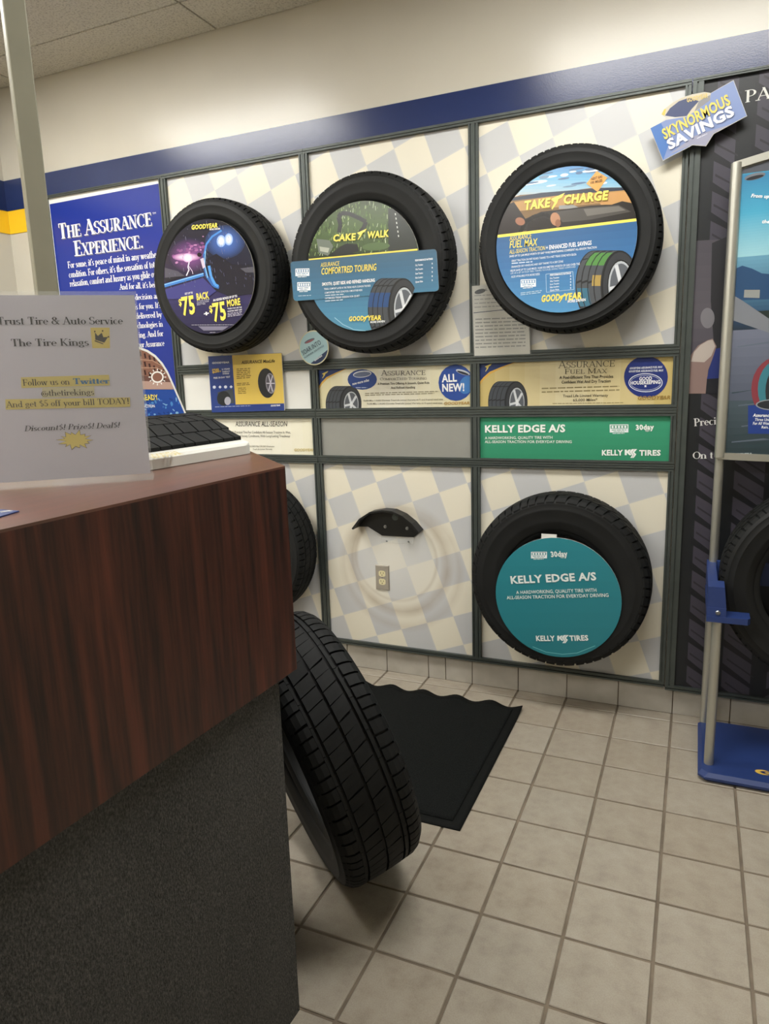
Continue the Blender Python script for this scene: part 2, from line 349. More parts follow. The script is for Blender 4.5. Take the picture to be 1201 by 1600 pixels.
class Print:
    """ink on one flat sheet: artwork layers and lettering"""
    def __init__(s, plane, clip=None, k=None):
        s.pl = plane; s.clip = clip; s.k = k or (lambda x, y: (x, y)); s.art = MB(); s.txt = []; s.z = .0002; s.tz = .0022
    def px(s, p): return s.pl.at(*s.k(*p))
    def _clip(s, pts):
        if not s.clip: return pts
        out = pts; n = len(s.clip)
        for i in range(n):
            a, b = s.clip[i], s.clip[(i + 1) % n]; inp = out; out = []
            def side(p): return (b[0] - a[0]) * (p[1] - a[1]) - (b[1] - a[1]) * (p[0] - a[0])
            for j in range(len(inp)):
                p, q = inp[j], inp[(j + 1) % len(inp)]; sp, sq = side(p), side(q)
                if sp >= 0: out.append(p)
                if (sp >= 0) != (sq >= 0):
                    t = sp / (sp - sq); out.append((p[0] + (q[0] - p[0]) * t, p[1] + (q[1] - p[1]) * t))
            if len(out) < 3: return []
        return out
    def raw(s, pts, col, step=True):
        pts = s._clip(pts)
        if len(pts) < 3: return
        ar = sum(pts[i][0] * pts[(i + 1) % len(pts)][1] - pts[(i + 1) % len(pts)][0] * pts[i][1] for i in range(len(pts)))
        if ar < 0: pts = pts[::-1]
        s.z += .00003 if step else .000003
        s.art.add([s.pl.w(a, b, s.z) for a, b in pts], [tuple(range(len(pts)))], ink(col))
    def poly(s, pts, col, step=True): s.raw([s.px(p) for p in pts], col, step)
    def ell(s, x, y, rx, ry, col, rot=0, n=20, step=True):
        c, d = math.cos(math.radians(rot)), math.sin(math.radians(rot))
        s.poly([(x + rx * math.cos(t) * c - ry * math.sin(t) * d, y + rx * math.cos(t) * d + ry * math.sin(t) * c) for t in [2 * PI * i / n for i in range(n)]], col, step)
    def glow(s, x, y, rx, ry, c0, c1, n=5, rot=0):
        a, b = srgb(c0), srgb(c1); n *= 2
        for i in range(n):
            t = i / (n - 1); s.ell(x, y, rx * (1 - t * .8), ry * (1 - t * .8), tuple(a[q] + (b[q] - a[q]) * t for q in range(4)), rot)
    def line(s, p, q, wd, col, step=True):
        dx, dy = q[0] - p[0], q[1] - p[1]; L = math.hypot(dx, dy) or 1; nx, ny = -dy / L * wd / 2, dx / L * wd / 2
        s.poly([(p[0] + nx, p[1] + ny), (q[0] + nx, q[1] + ny), (q[0] - nx, q[1] - ny), (p[0] - nx, p[1] - ny)], col, step)
    def path(s, pts, wd, col):
        s.z += .00003
        for a, b in zip(pts, pts[1:]): s.line(a, b, wd, col, False)
    def grad(s, tl, tr, br, bl, stops, n=14):
        """bands of ink from the top edge to the bottom edge of a quad"""
        s.z += .00003
        st = [(p, srgb(c)) for p, c in stops]
        for i in range(n):
            t0, t1 = i / n, (i + 1) / n; t = (t0 + t1) / 2
            for (p0, c0), (p1, c1) in zip(st, st[1:]):
                if p0 <= t <= p1: u = (t - p0) / max(1e-6, p1 - p0); col = tuple(c0[q] + (c1[q] - c0[q]) * u for q in range(4)); break
            lerp = lambda a, b, t: (a[0] + (b[0] - a[0]) * t, a[1] + (b[1] - a[1]) * t)
            s.poly([lerp(tl, bl, t0), lerp(tr, br, t0), lerp(tr, br, t1), lerp(tl, bl, t1)], col, False)
    def text(s, tx, p, q, cap, col, bold=.0, slant=0.0, serif=None, small=None, dz=0.0):
        a, b = s.px(p), s.px(q); ex = (b[0] - a[0], b[1] - a[1]); L = math.hypot(*ex); ex = (ex[0] / L, ex[1] / L); ey = (-ex[1], ex[0])
        a2 = s.px((p[0], p[1] - cap)); H = abs((a2[0] - a[0]) * ey[0] + (a2[1] - a[1]) * ey[1])
        col = ink(col)
        if serif:
            pol, W = serif_polys(tx, serif[0], serif[1], small); vs = []; fs = []; lay = []
            for gi, g in enumerate(pol):
                ar = sum(g[i][0] * g[(i + 1) % len(g)][1] - g[(i + 1) % len(g)][0] * g[i][1] for i in range(len(g)))
                if ar < 0: g = g[::-1]
                fs.append(tuple(range(len(vs), len(vs) + len(g)))); vs += g; lay += [.000006 * (gi % 12)] * len(g)
            x0, x1, cy = 0, W, 1.0
        else:
            lay = None; vs, fs = sans_mesh(tx, bold)
            if not vs: return
            x0 = min(v[0] for v in vs); x1 = max(v[0] for v in vs); cy = .73
        out = []
        for q_, (x, y) in enumerate(vs):
            lift = lay[q_] if lay else 0.0; yy = y / cy * H; xx = (x - x0) / (x1 - x0) * L + yy * slant
            out.append(s.pl.w(a[0] + ex[0] * xx + ey[0] * yy, a[1] + ex[1] * xx + ey[1] * yy, s.tz + dz + lift))
        q_ = MB(); q_.add(out, fs, col); s.txt.append(q_)
    def lines(s, p, q, cap, col, n, dy, seed=1, frac=.9):
        """rows of print too small to read: each row a run of short words"""
        rnd = random.Random(seed)
        for i in range(n):
            x = p[0]; x1 = q[0] - (rnd.random() * (1 - frac) * (q[0] - p[0])); sl = (q[1] - p[1]) / max(1e-6, q[0] - p[0])
            while x < x1:
                wd = min(x1 - x, cap * rnd.uniform(1.5, 4.5)); y = p[1] + dy * i + (x - p[0]) * sl; y2 = y + wd * sl
                s.poly([(x, y), (x + wd, y2), (x + wd, y2 - cap * .62), (x, y - cap * .62)], col, False); x += wd + cap * .6
    def done(s, parent, mat='print'):
        if s.art.f: s.art.build('artwork', mat, parent)
        up = s.pl.en * max(0.0, s.z + .0003 - s.tz)
        for q_ in s.txt: q_.v = [v + up for v in q_.v]; q_.build('lettering', mat, parent)
def circle(pl, a, b, r, n=64): return [(a + r * math.cos(2 * PI * i / n), b + r * math.sin(2 * PI * i / n)) for i in range(n)]

# ================================================================== THE ROOM
XL, XR, YF, ZC = -2.79, 2.4, -4.6, 2.91
TILE, GX, GY = .21, .2085, -.6945
b = MB(); b.box(XL, XR, YF, .02, -.1, -.004); floor = struct(b.build('floor', 'grout'))
def tile_mesh(x0, x1, y0, y1, name):
    g = .0040; e = .0018; q = MB(); hx, hy = (x1 - x0) / 2 - g, (y1 - y0) / 2 - g
    r = lambda d, z: [(-hx + d, -hy + d, z), (hx - d, -hy + d, z), (hx - d, hy - d, z), (-hx + d, hy - d, z)]
    q.add(r(0, -.0041) + r(0, -e) + r(e, 0), [(8, 9, 10, 11)] + [(k + i, k + (i + 1) % 4, k + 4 + (i + 1) % 4, k + 4 + i) for k in (0, 4) for i in range(4)])
    me = bpy.data.meshes.new(name); me.from_pydata([tuple(v) for v in q.v], [], q.f); me.materials.append(M['floor_tile']); return me
cache = {}; far = MB(); cells = []
ix0 = math.floor((XL - GX) / TILE); ix1 = math.ceil((XR - GX) / TILE); ncell = 0
for iy in range(-4, 19):
    y1 = min(GY - iy * TILE, .012); y0 = max(GY - (iy + 1) * TILE, YF)
    for ix in range(ix0, ix1):
        x0 = max(GX + ix * TILE, XL); x1 = min(GX + (ix + 1) * TILE, XR)
        if x1 - x0 < .02 or y1 - y0 < .02: continue
        if -1.3 < x0 < 1.5 and y1 > -2.7: cells.append((x0, x1, y0, y1))
        else: far.box(x0 + .004, x1 - .004, y0 + .004, y1 - .004, -.0041, 0)
for (x0, x1, y0, y1) in cells:
    k = (round(x1 - x0, 4), round(y1 - y0, 4))
    if k not in cache: cache[k] = tile_mesh(x0, x1, y0, y1, 'floor_tile')
    o = bpy.data.objects.new('floor_tile', cache[k]); COL.objects.link(o); o.location = ((x0 + x1) / 2, (y0 + y1) / 2, random.uniform(-.0006, 0)); o.parent = floor
    o.rotation_euler = (random.uniform(-.003, .003), random.uniform(-.003, .003), 0)
o = far.build('floor_tile_field', 'floor_tile', floor); o['kind'] = 'stuff'

b = MB(); b.box(XL - .1, XR + .1, .02, .12, -.1, ZC + .1); struct(b.build('wall_back', 'wall_paint'))
b = MB(); b.box(XL - .1, XL, YF, .02, -.1, ZC + .1); struct(b.build('wall_left', 'wall_paint'))
b = MB(); b.box(XR, XR + .1, YF, .02, -.1, ZC + .1); struct(b.build('wall_right', 'wall_paint'))
b = MB(); b.box(XL - .1, XR + .1, YF - .1, YF, -.1, ZC + .1); struct(b.build('wall_front', 'wall_paint'))
# suspended ceiling: 122 x 61 cm lay-in tiles, one cut row along the wall
b = MB(); b.box(XL, XR, YF, .02, ZC + .012, ZC + .06); ceiling = struct(b.build('ceiling', 'ceiling_tile'))
xs = [-1.36 + 1.22 * k for k in range(-3, 8)]; xs = [XL] + [x for x in xs if XL + .05 < x < XR - .05] + [XR]
ys = [.02, -.235] + [-.235 - .61 * k for k in range(1, 7)] + [YF]
TROFFERS = [(1, 2), (3, 2), (2, 6), (1, 6)]       # ceiling bays that hold a lamp: (bay along the wall, bay away from it); last two are added unseen fill
lampcells = {(i, j + d) for i, j in TROFFERS for d in (0,)}
for i in range(len(xs) - 1):
    for j in range(len(ys) - 1):
        if (i, j) in lampcells: continue
        q = MB(); g = .004; q.bbox(xs[i] + g, xs[i + 1] - g, ys[j + 1] + g, ys[j] - g, ZC, ZC + .011, .003)
        c = q.build('ceiling_tile', 'ceiling_tile', ceiling)
for n, (i, j) in enumerate(TROFFERS):
    x0, x1, y1, y0 = xs[i], xs[i + 1], ys[j], ys[j + 1]
    names = ['fluorescent ceiling lamp over the left end of the tyre wall', 'fluorescent ceiling lamp over the right end of the tyre wall', 'added unseen fill lamp in the ceiling behind the counter end, nearer the visitor side', 'added unseen fill lamp in the ceiling far behind the counter by the left wall']
    t = thing('ceiling_lamp', names[n], 'lamp', ((x0 + x1) / 2, (y0 + y1) / 2, ZC), 'fluorescent ceiling lamps')
    q = MB(); e = .02
    for bx in ((x0, x1, y0, y0 + e), (x0, x1, y1 - e, y1), (x0, x0 + e, y0 + e, y1 - e), (x1 - e, x1, y0 + e, y1 - e)): q.box(*bx, ZC - .004, ZC + .011)
    q.build('frame', 'light_metal', t)
    q = MB(); q.box(x0 + e, x1 - e, y0 + e, y1 - e, ZC + .002, ZC + .010); q.build('diffuser', 'lamp_diffuser', t)
# painted band
b = MB(); b.box(XL, XR, .0145, .0195, 2.316, 2.468); b.box(XL + .0005, XL + .0055, YF, .0145, 2.316, 2.468); struct(b.build('trim_1', 'navy_paint'))
b = MB(); b.box(XL + .005, -2.475, .016, .0195, 2.2, 2.3158); b.box(XL + .0005, XL + .004, YF, .016, 2.2, 2.3158); struct(b.build('trim_2', 'yellow_paint'))
# ceramic base tiles
b = MB(); b.box(XL, XR, .0125, .0198, 0, .112); base = struct(b.build('baseboard_back', 'grout'))
jx = sorted([GX + TILE * k for k in range(-15, 12)] + [-.338]); jx = [XL] + [x for x in jx if XL + .02 < x < XR - .02] + [XR]
for a, c in zip(jx, jx[1:]):
    q = MB(); q.box(a + .002, c - .002, .006, .0127, .001, .112); q.build('base_tile', 'base_tile', base)

# ================================================================== DISPLAY BOARDS ON THE WALL
XCOL = [(-1.689, -.962), (-.9213, -.2033), (-.1643, .5739)]
ZROW = [(1.466, 2.332), (1.246, 1.4207), (1.031, 1.2026), (.139, .9929)]
FW = .0195
def frame_parts(t, x0, x1, z0, z1, mat='frame_metal', fl=FW, fr=FW, ft=FW, fb=FW):
    def bar(nm, X0, X1, Z0, Z1, vert):
        q = MB(); w_ = (X1 - X0) if vert else (Z1 - Z0)
        # channel section: two raised lips with a groove between
        for a, c, d in ((0, .36, .018), (.36, .52, .011), (.52, 1, .0165)):
            if vert: q.box(X0 + a * w_, X0 + c * w_, -.0001 - d + .002, .0125, Z0, Z1)
            else: q.box(X0, X1, -.0001 - d + .002, .0125, Z0 + a * w_, Z0 + c * w_)
        q.build(nm, mat, t)
    bar('frame_top', x0 - fl, x1 + fr, z1, z1 + ft, False); bar('frame_bottom', x0 - fl, x1 + fr, z0 - fb, z0, False)
    bar('frame_left', x0 - fl, x0, z0, z1, True); bar('frame_right', x1, x1 + fr, z0, z1, True)
m_checker('checker_a', -1.119, 2.211, 0, -1.32, 1.9)
m_checker('checker_b', -.349, 2.211, 0, -.56, 1.9)
m_checker('checker_c', .122, 2.24, 0, .2, 1.9)
m_checker('checker_d', -.525, .958, 0, -1.32, .57)
m_checker('checker_e', -.525, .958, 0, -.56, .57, [(-.555, .545, .235, .035, .75), (-.55, .52, .285, .03, .35), (-.57, .56, .2, .012, .4)])
m_checker('checker_f', .263, .942, 0, .2, .57)
CK = {(0, 0): 'checker_a', (1, 0): 'checker_b', (2, 0): 'checker_c', (0, 3): 'checker_d', (1, 3): 'checker_e', (2, 3): 'checker_f'}
LB_ = {(0, 0): 'cream and grey checked wall board behind the lightning tyre', (1, 0): 'cream and grey checked wall board behind the tyre with the wide blue banner',
       (2, 0): 'cream and grey checked wall board behind the driving scene tyre, upper right', (0, 3): 'cream and grey checked wall board half hidden by the counter', (1, 3): 'cream and grey checked wall board with brown tyre ring and wall socket',
       (2, 3): 'cream and grey checked wall board behind the teal disc tyre'}
ST = {(0, 1): ('blank white sign strip behind the blue and yellow card', 'white_board'), (1, 1): ('cream sign strip with tyre picture and round blue ALL NEW sticker', 'white_board'), (2, 1): ('golden sign strip with tyre picture and round blue seal', 'white_board'),
      (0, 2): ('cream sign strip reading all-season, right behind the counter display', 'white_board'), (1, 2): ('empty plain grey sign strip above the wall socket board', 'grey_board'), (2, 2): ('bright green sign strip with white lettering', 'white_board')}
STRIP = {}
for ci, (x0, x1) in enumerate(XCOL):
    for ri, (z0, z1) in enumerate(ZROW):
        fl = .0195; fr = .0195
        ft = FW if ri else .018; fb = FW
        big = ri in (0, 3)
        if big: t = thing('display_board', LB_[(ci, ri)], 'wall board', ((x0 + x1) / 2, .012, z0), 'checked display boards')
        else: t = thing('sign_strip', ST[(ci, ri)][0], 'sign', ((x0 + x1) / 2, .012, z0), 'framed sign strips'); STRIP[(ci, ri)] = t
        q = MB(); q.box(x0, x1, 0 if big else -.002, .0124, z0, z1); q.build('board', CK[(ci, ri)] if big else ST[(ci, ri)][1], t)
        frame_parts(t, x0, x1, z0, z1, fl=fl, fr=fr, ft=(.0195, .0215, .0215, .0185)[ri], fb=(.0215, .0215, .0185, .0215)[ri])

def blimp(P, x, y, L, col='#8a8f9c', dark='#2a2f40', tilt=-12):
    P.ell(x, y, L / 2, L * .15, col, tilt); P.ell(x, y + L * .05, L * .42, L * .08, dark, tilt)
def wingfoot(P, x, y, s, col):
    P.poly([(x - .35 * s, y - .1 * s), (x + .55 * s, y - .5 * s), (x + .35 * s, y - .2 * s), (x + .15 * s, y - .1 * s), (x + .05 * s, y + .15 * s), (x - .25 * s, y + .55 * s), (x - .3 * s, y + .5 * s), (x - .1 * s, y + .1 * s)], col)
def minityre(P, cx, cy, rx, ry, d, patches=(), body='#24272b', lite='#42474e'):
    """picture of a tyre printed on a sheet: wheel face to the right, tread wrapping round to the left"""
    arc = lambda x, k, a0, a1, n=14: [(x + rx * k * math.cos(a0 + (a1 - a0) * i / n), cy - ry * k * math.sin(a0 + (a1 - a0) * i / n)) for i in range(n + 1)]
    P.poly(arc(cx - d, 1, PI / 2, 3 * PI / 2, 20) + arc(cx, 1, -PI / 2, PI / 2, 20), body)
    for a0, a1 in ((.50, .72), (.74, .96), (.98, 1.2), (1.22, 1.45)):
        for f0, f1 in ((.03, .2), (.24, .44), (.48, .68), (.72, .95)):
            o0 = arc(cx - d + d * f0, .985, PI * a0, PI * a1, 6); o1 = arc(cx - d + d * f1, .985, PI * a0 - .05, PI * a1 - .05, 6); P.poly(o0 + o1[::-1], lite, f0 < .1)
    for c, f0, f1, a0, a1 in patches: P.poly(arc(cx - d + d * f0, .985, PI * a0, PI * a1, 6) + arc(cx - d + d * f1, .985, PI * a0, PI * a1, 6)[::-1], c)
    if patches:
        for f in (.22, .46, .7): P.path(arc(cx - d + d * f, .985, PI * .5, PI * 1.4, 10), d * .035, body)
    P.ell(cx, cy, rx, ry, '#1d1f23', n=30); P.ell(cx + rx * .02, cy, rx * .93, ry * .95, '#33363b', n=30); P.ell(cx + rx * .04, cy, rx * .72, ry * .74, '#15171a', n=28)
    P.ell(cx + rx * .05, cy, rx * .68, ry * .7, '#aab0b6', n=28); P.ell(cx + rx * .06, cy, rx * .6, ry * .63, '#575c64', n=28)
    for k in range(5):
        a = k * 2 * PI / 5 + .5; P.line((cx + .06 * rx, cy), (cx + .06 * rx + .62 * rx * math.cos(a), cy + .65 * ry * math.sin(a)), rx * .2, '#c6cacf')
    P.ell(cx + .06 * rx, cy, rx * .14, ry * .14, '#d8dbde', n=12)
def badge(P, x0, y0, x1, y1, sl, ink, fg='#e6ecee'):
    sh = lambda x: (x - x0) * sl
    P.poly([(x0, y0), (x1, y0 + sh(x1)), (x1, y1 + sh(x1)), (x0, y1)], fg); h = y1 - y0; w_ = x1 - x0
    P.poly([(x0 + .05 * w_, y0 + .1 * h), (x1 - .05 * w_, y0 + .1 * h + sh(x1)), (x1 - .05 * w_, y0 + .52 * h + sh(x1)), (x0 + .05 * w_, y0 + .52 * h)], ink)
    for k in range(5):
        xa = x0 + w_ * (.1 + .17 * k); P.poly([(xa, y0 + .16 * h + sh(xa)), (xa + .11 * w_, y0 + .16 * h + sh(xa)), (xa + .11 * w_, y0 + .46 * h + sh(xa)), (xa, y0 + .46 * h + sh(xa))], fg, False if k else True)
    P.lines((x0 + .1 * w_, y0 + .74 * h), (x1 - .1 * w_, y0 + .74 * h + sh(x1)), h * .14, ink, 1, 1); P.z += .00003
    P.lines((x0 + .2 * w_, y0 + .92 * h), (x1 - .2 * w_, y0 + .92 * h + sh(x1)), h * .1, ink, 1, 1)
    P.lines((x0 + .15 * w_, y1 + .16 * h), (x1 - .2 * w_, y1 + .16 * h + sh(x1)), h * .12, fg, 1, 1)

# ---- sign strips
pl = wallplane(-.0022)
def strip_clip(ci, ri): (x0, x1), (z0, z1) = XCOL[ci], ZROW[ri]; return [(x0, z0), (x1, z0), (x1, z1), (x0, z1)]
def strip_bg(P, ci, ri, c0, c1, corner=True):
    (x0, x1), (z0, z1) = XCOL[ci], ZROW[ri]; n = 12
    a, c = srgb(c0), srgb(c1)
    for i in range(n):
        t = i / n; xa = x0 + (x1 - x0) * t; xb = x0 + (x1 - x0) * (i + 1) / n
        P.raw([(xa, z0), (xb, z0), (xb, z1), (xa, z1)], tuple(a[q] + (c[q] - a[q]) * (1 - abs(2 * t - .9)) for q in range(4)), False)
    P.z += .00003
    if corner:
        wdt = (x1 - x0); P.raw([(x0, z1), (x0 + .2 * wdt, z1), (x0 + .13 * wdt, z1 - .02), (x0 + .06 * wdt, z1 - .042), (x0 + .02 * wdt, z1 - .066), (x0, z1 - .085)], '#d9a92a')
        P.raw([(x0, z1), (x0 + .19 * wdt, z1), (x0 + .12 * wdt, z1 - .016), (x0 + .055 * wdt, z1 - .034), (x0 + .018 * wdt, z1 - .056), (x0, z1 - .072)], '#1c3570')
# cream strip, middle column
k = K(470, 500, .2415); P = Print(pl, strip_clip(1, 1), k); strip_bg(P, 1, 1, '#d9cf9c', '#e3dfce')
wingfoot(P, 152, 352, 46, '#e0c84a')
minityre(P, 322, 545, 70, 118, 92)
P.ell(397, 385, 95, 66, '#1b3f86'); P.ell(397, 350, 60, 22, '#c8ccd4', -6); P.ell(397, 352, 55, 16, '#5a6684', -6)
P.text('now more miles', (335, 422), (442, 396), 18, '#e8ecf0', .02, .2); P.lines((355, 440), (430, 440), 8, '#a8b8d8', 1, 1)
ser = (.13, .055)
P.text('Assurance', (520, 360), (808, 355), 36, '#2e2c28', serif=(.09, .05), small=.8)
P.text('ComforTred Touring', (512, 391), (815, 385), 18, '#3c3a34', serif=(.09, .06), small=.8)
P.text('A Premium Tire Offering A Smooth, Quiet Ride', (497, 420), (832, 412), 15, '#3a362e', .012)
P.text('And Refined Handling', (583, 445), (740, 441), 15, '#3a362e', .012)
P.lines((415, 478), (905, 464), 9, '#8d8568', 2, 12, 3); P.text('70,000 Mile / 110,000 Kilometer Tread Life Limited Warranty on T- and H-speed rated sizes', (405, 527), (920, 518), 11, '#5b543f', .006)
P.text('75,000 Mile / 120,000 Kilometer Tread Life Limited Warranty on H-speed rated sizes', (427, 547), (915, 541), 11, '#5b543f', .006)
P.text('GOODYEAR', (925, 548), (1092, 545), 18, '#b48a2e', .03, .2)
P.glow(1002, 405, 112, 118, '#1848a0', '#2b6cc0', 4); P.ell(1002, 405, 112, 118, '#17479e'); P.ell(1070, 420, 45, 60, '#2a78c4', 20); blimp(P, 1048, 338, 95, '#c4c8d0', '#1c2434', 18)
P.text('ALL', (912, 402), (1010, 396), 50, '#f2f4f6', .035); P.text('NEW!', (915, 462), (1058, 458), 50, '#f2f4f6', .035)
P.done(STRIP[(1, 1)])
# golden strip, right column
k = K(730, 530, .2831); P = Print(pl, strip_clip(2, 1), k); strip_bg(P, 2, 1, '#c7ae5a', '#ded2a6')
wingfoot(P, 112, 155, 44, '#e0c84a'); minityre(P, 270, 350, 62, 118, 94)
P.text('Assurance', (502, 160), (815, 150), 40, '#3a352a', serif=(.09, .05), small=.82); P.text('Fuel Max', (535, 192), (772, 187), 28, '#3a352a', serif=(.09, .05), small=.82)
P.text('A Fuel-Efficient Tire That Provides', (508, 220), (804, 213), 17, '#3c3626', .014); P.text('Confident Wet And Dry Traction', (520, 245), (790, 238), 17, '#3c3626', .014)
P.lines((410, 275), (865, 262), 10, '#8f8050', 2, 20, 5); P.text('Tread Life Limited Warranty', (527, 320), (776, 316), 15, '#3c3626', .008); P.text('65,000 Miles*', (583, 343), (717, 340), 15, '#3c3626', .008); P.lines((470, 357), (865, 352), 6, '#8f8050', 1, 1)
P.text('GOODYEAR', (938, 334), (1120, 330), 20, '#a07d28', .03, .2)
P.ell(985, 208, 121, 115, '#142c7c', n=32)
P.text('GOODYEAR ASSURANCE FUEL MAX', (895, 166), (1075, 158), 11, '#dfe4f0', .03, .15); P.text('GOODYEAR ASSURANCE FUEL MAX', (890, 183), (1080, 177), 11, '#dfe4f0', .03, .15)
P.ell(983, 240, 94, 52, '#e4e8f2', n=28); P.ell(983, 240, 90, 48, '#142c7c', n=28); P.ell(983, 240, 84, 42, '#c8d0e4', n=28); P.ell(983, 240, 82, 40, '#142c7c', n=28)
P.text('GOOD', (948, 228), (1018, 225), 20, '#eef0f6', .03); P.text('HOUSEKEEPING', (900, 251), (1064, 245), 20, '#eef0f6', .03); P.poly([(982 + (9 if i % 2 == 0 else 4) * math.sin(i * PI / 5), 259 - (9 if i % 2 == 0 else 4) * math.cos(i * PI / 5)) for i in range(10)], '#eef0f6')
P.done(STRIP[(2, 1)])
# cream strip, left column
k = K(270, 500, .1915); P = Print(pl, strip_clip(0, 2), k); strip_bg(P, 0, 2, '#e6e1c6', '#ece9da')
wingfoot(P, 180, 822, 46, '#e0d890')
P.text('ASSURANCE ALL-SEASON', (512, 867), (932, 867), 42, '#2b2924', .0, .12); P.text('A Practical Tire For Confident All-Season Traction In Wet,', (487, 924), (962, 926), 20, '#4a463c', .0)
P.text('Dry And Snowy Conditions, With Long-Lasting Treadwear', (490, 954), (960, 956), 20, '#4a463c', .0); P.text('65,000 Mile/105,000 Kilometer', (630, 1037), (832, 1037), 14, '#6a6452'); P.text('Tread Life Limited Warranty', (655, 1060), (812, 1058), 14, '#6a6452')
P.text('GOODYEAR', (990, 1070), (1158, 1070), 22, '#cdb86a', .03, .2); P.done(STRIP[(0, 2)])
# green strip
def kelly_logo(P, x, y, s, col):
    q_ = lambda pts: [(x + a * s, y + b_ * s) for a, b_ in pts]
    P.poly(q_([(0, 0), (.3, 0), (.3, -.8), (0, -.8)]), col); P.poly(q_([(.28, -.5), (.55, -.8), (.9, -.82), (.62, -.45), (1.02, 0), (.66, 0), (.28, -.4)]), col)
    P.poly(q_([(1.8, -.88), (1.38, -.42), (1.68, -.13), (1.3, .38), (.8, .38), (1.1, 0), (.68, -.46), (1.04, -.88)]), col)
    P.path(q_([(1.42, -.82), (1.06, -.42), (1.36, -.06), (1.1, .3)]), .07 * s, '#a9a6a0')
k = K(730, 530, .2831); P = Print(pl, strip_clip(2, 2), k); P.grad((60, 400), (1150, 400), (1150, 680), (60, 680), [(0, '#1a9a70'), (1, '#128a62')], 6)
W_ = '#eef3ee'
P.text('KELLY EDGE A/S', (98, 514), (540, 511), 40, W_, .035); P.text('A HARDWORKING, QUALITY TIRE WITH', (97, 552), (470, 549), 15, W_, .008); P.text('ALL-SEASON TRACTION FOR EVERYDAY DRIVING', (97, 573), (576, 573), 15, W_, .008)
badge(P, 785, 471, 888, 515, -.01, '#128a62'); P.text('30day', (930, 500), (1030, 497), 28, W_, .05, -.05); P.text('TEST', (980, 510), (1005, 510), 9, W_, .02)
P.text('KELLY', (742, 640), (858, 640), 30, W_, .045); kelly_logo(P, 868, 640, 38, W_); P.text('TIRES', (948, 641), (1066, 641), 30, W_, .045); P.done(STRIP[(2, 2)])

# ---- tall posters at both ends of the wall
t = thing('wall_poster', 'deep blue framed wall poster with white serif heading, left of the tyres', 'poster', (-2.1, .012, .139))
X0, X1 = -2.459, -1.728
q = MB(); q.box(X0, X1, -.001, .0124, .139, 2.338); q.build('board', 'white_board', t); frame_parts(t, X0, X1, .139, 2.338, ft=.013)
P = Print(wallplane(-.0012), None); P.raw([(X0 + .004, .145), (X1 - .008, .145), (X1 - .008, 2.318), (X0 + .004, 2.31)], '#0d2c94')
ks = (.2, .055); WH = '#e6e9f2'
k = K(0, 270, .2248); P.k = k
for tx, p, q_, cap in (('The Assurance', (415, 462), (1062, 366), 108), ('Experience.', (524, 580), (1000, 521), 106)):
    P.text(tx, (p[0] + 6, p[1] + 6), (q_[0] + 6, q_[1] + 6), cap, '#6f7488', serif=ks, small=.8); P.text(tx, p, q_, cap, WH, serif=ks, small=.8, dz=.0002)
P.text('TM', (1062, 290), (1085, 286), 14, WH)
kb = (.17, .07)
P.text("For some, it's peace of mind in any weather", (475, 664), (1105, 587), 46, WH, serif=kb); P.text("condition. For others, it's the sensation of total", (483, 730), (1105, 656), 46, WH, serif=kb)
P.text('relaxation, comfort and luxury as you glide over', (490, 792), (1115, 722), 46, WH, serif=kb)
P.k = K(0, 440, .383)
for tx, x0, x1, y in (("And for all, it's being", 490, 655, 27), ('decision and', 553, 662, 71), ("is for you. It's", 552, 658, 110), ('delivered by', 556, 662, 148), ('technologies in', 548, 666, 187), ('ing. And for', 568, 668, 225), ('our Assurance', 566, 672, 265)):
    P.text(tx, (x0, y + .04 * (x1 - x0)), (x1, y - .03 * (x1 - x0)), 24, WH, serif=kb)
P.done(t, 'print_gloss')
t = thing('wall_poster', 'tall dark framed wall poster picturing tyre tread, behind the poster stand', 'poster', (1.2, .012, .12))
X0, X1, Z0, Z1 = .632, 2.05, .128, 2.338
q = MB(); q.box(X0, X1, -.001, .0124, Z0, Z1); q.build('board', 'black_metal', t); frame_parts(t, X0, X1, Z0, Z1, fl=.034, fr=.02, ft=.013)
P = Print(wallplane(-.0012), [(X0, Z0), (X1, Z0), (X1, Z1), (X0, Z1)])
P.raw([(X0, Z0), (X1, Z0), (X1, Z1), (X0, Z1)], '#403c48')
rnd = random.Random(3)
for (xa, xb) in ((.632, .675), (.74, .80), (.90, .955), (1.12, 1.18), (1.36, 1.42), (1.62, 1.68), (1.86, 1.92)): P.raw([(xa, Z0), (xb, Z0), (xb, Z1), (xa, Z1)], '#1d2023')
for ci, (xa, xb, sg) in enumerate(((.665, .75, -1), (.79, .91, -1), (.945, 1.13, 1), (1.17, 1.37, -1), (1.41, 1.63, 1), (1.67, 1.87, -1), (1.91, 2.05, -1))):
    z = Z0 - .1; P.z += .00003
    while z < Z1 + .1:
        d = (xb - xa) * .62 * sg; P.raw([(xa, z), (xb, z + d), (xb, z + d + .017), (xa, z + .03)], '#1a1b20', False)
        P.raw([(xa + .2 * (xb - xa), z + .052 + .2 * d), (xb, z + d + .05), (xb, z + d + .056), (xa + .2 * (xb - xa), z + .06 + .2 * d)], '#2b2a31', False); z += .098
P.grad((1073, 377), (1201, 370), (1201, 612), (1073, 612), [(0, '#4b464f'), (.5, '#57525a'), (.75, '#4a4550'), (1, '#2e2c34')], 12)
P.poly([(1112, 380), (1135, 370), (1135, 600), (1115, 540), (1110, 470)], '#26262b'); P.ell(1105, 497, 11, 16, '#77747a')
P.poly([(1074, 615), (1073, 582), (1078, 556), (1090, 540), (1104, 532), (1113, 529), (1119, 541), (1113, 560), (1106, 578), (1102, 615)], '#8a7069')
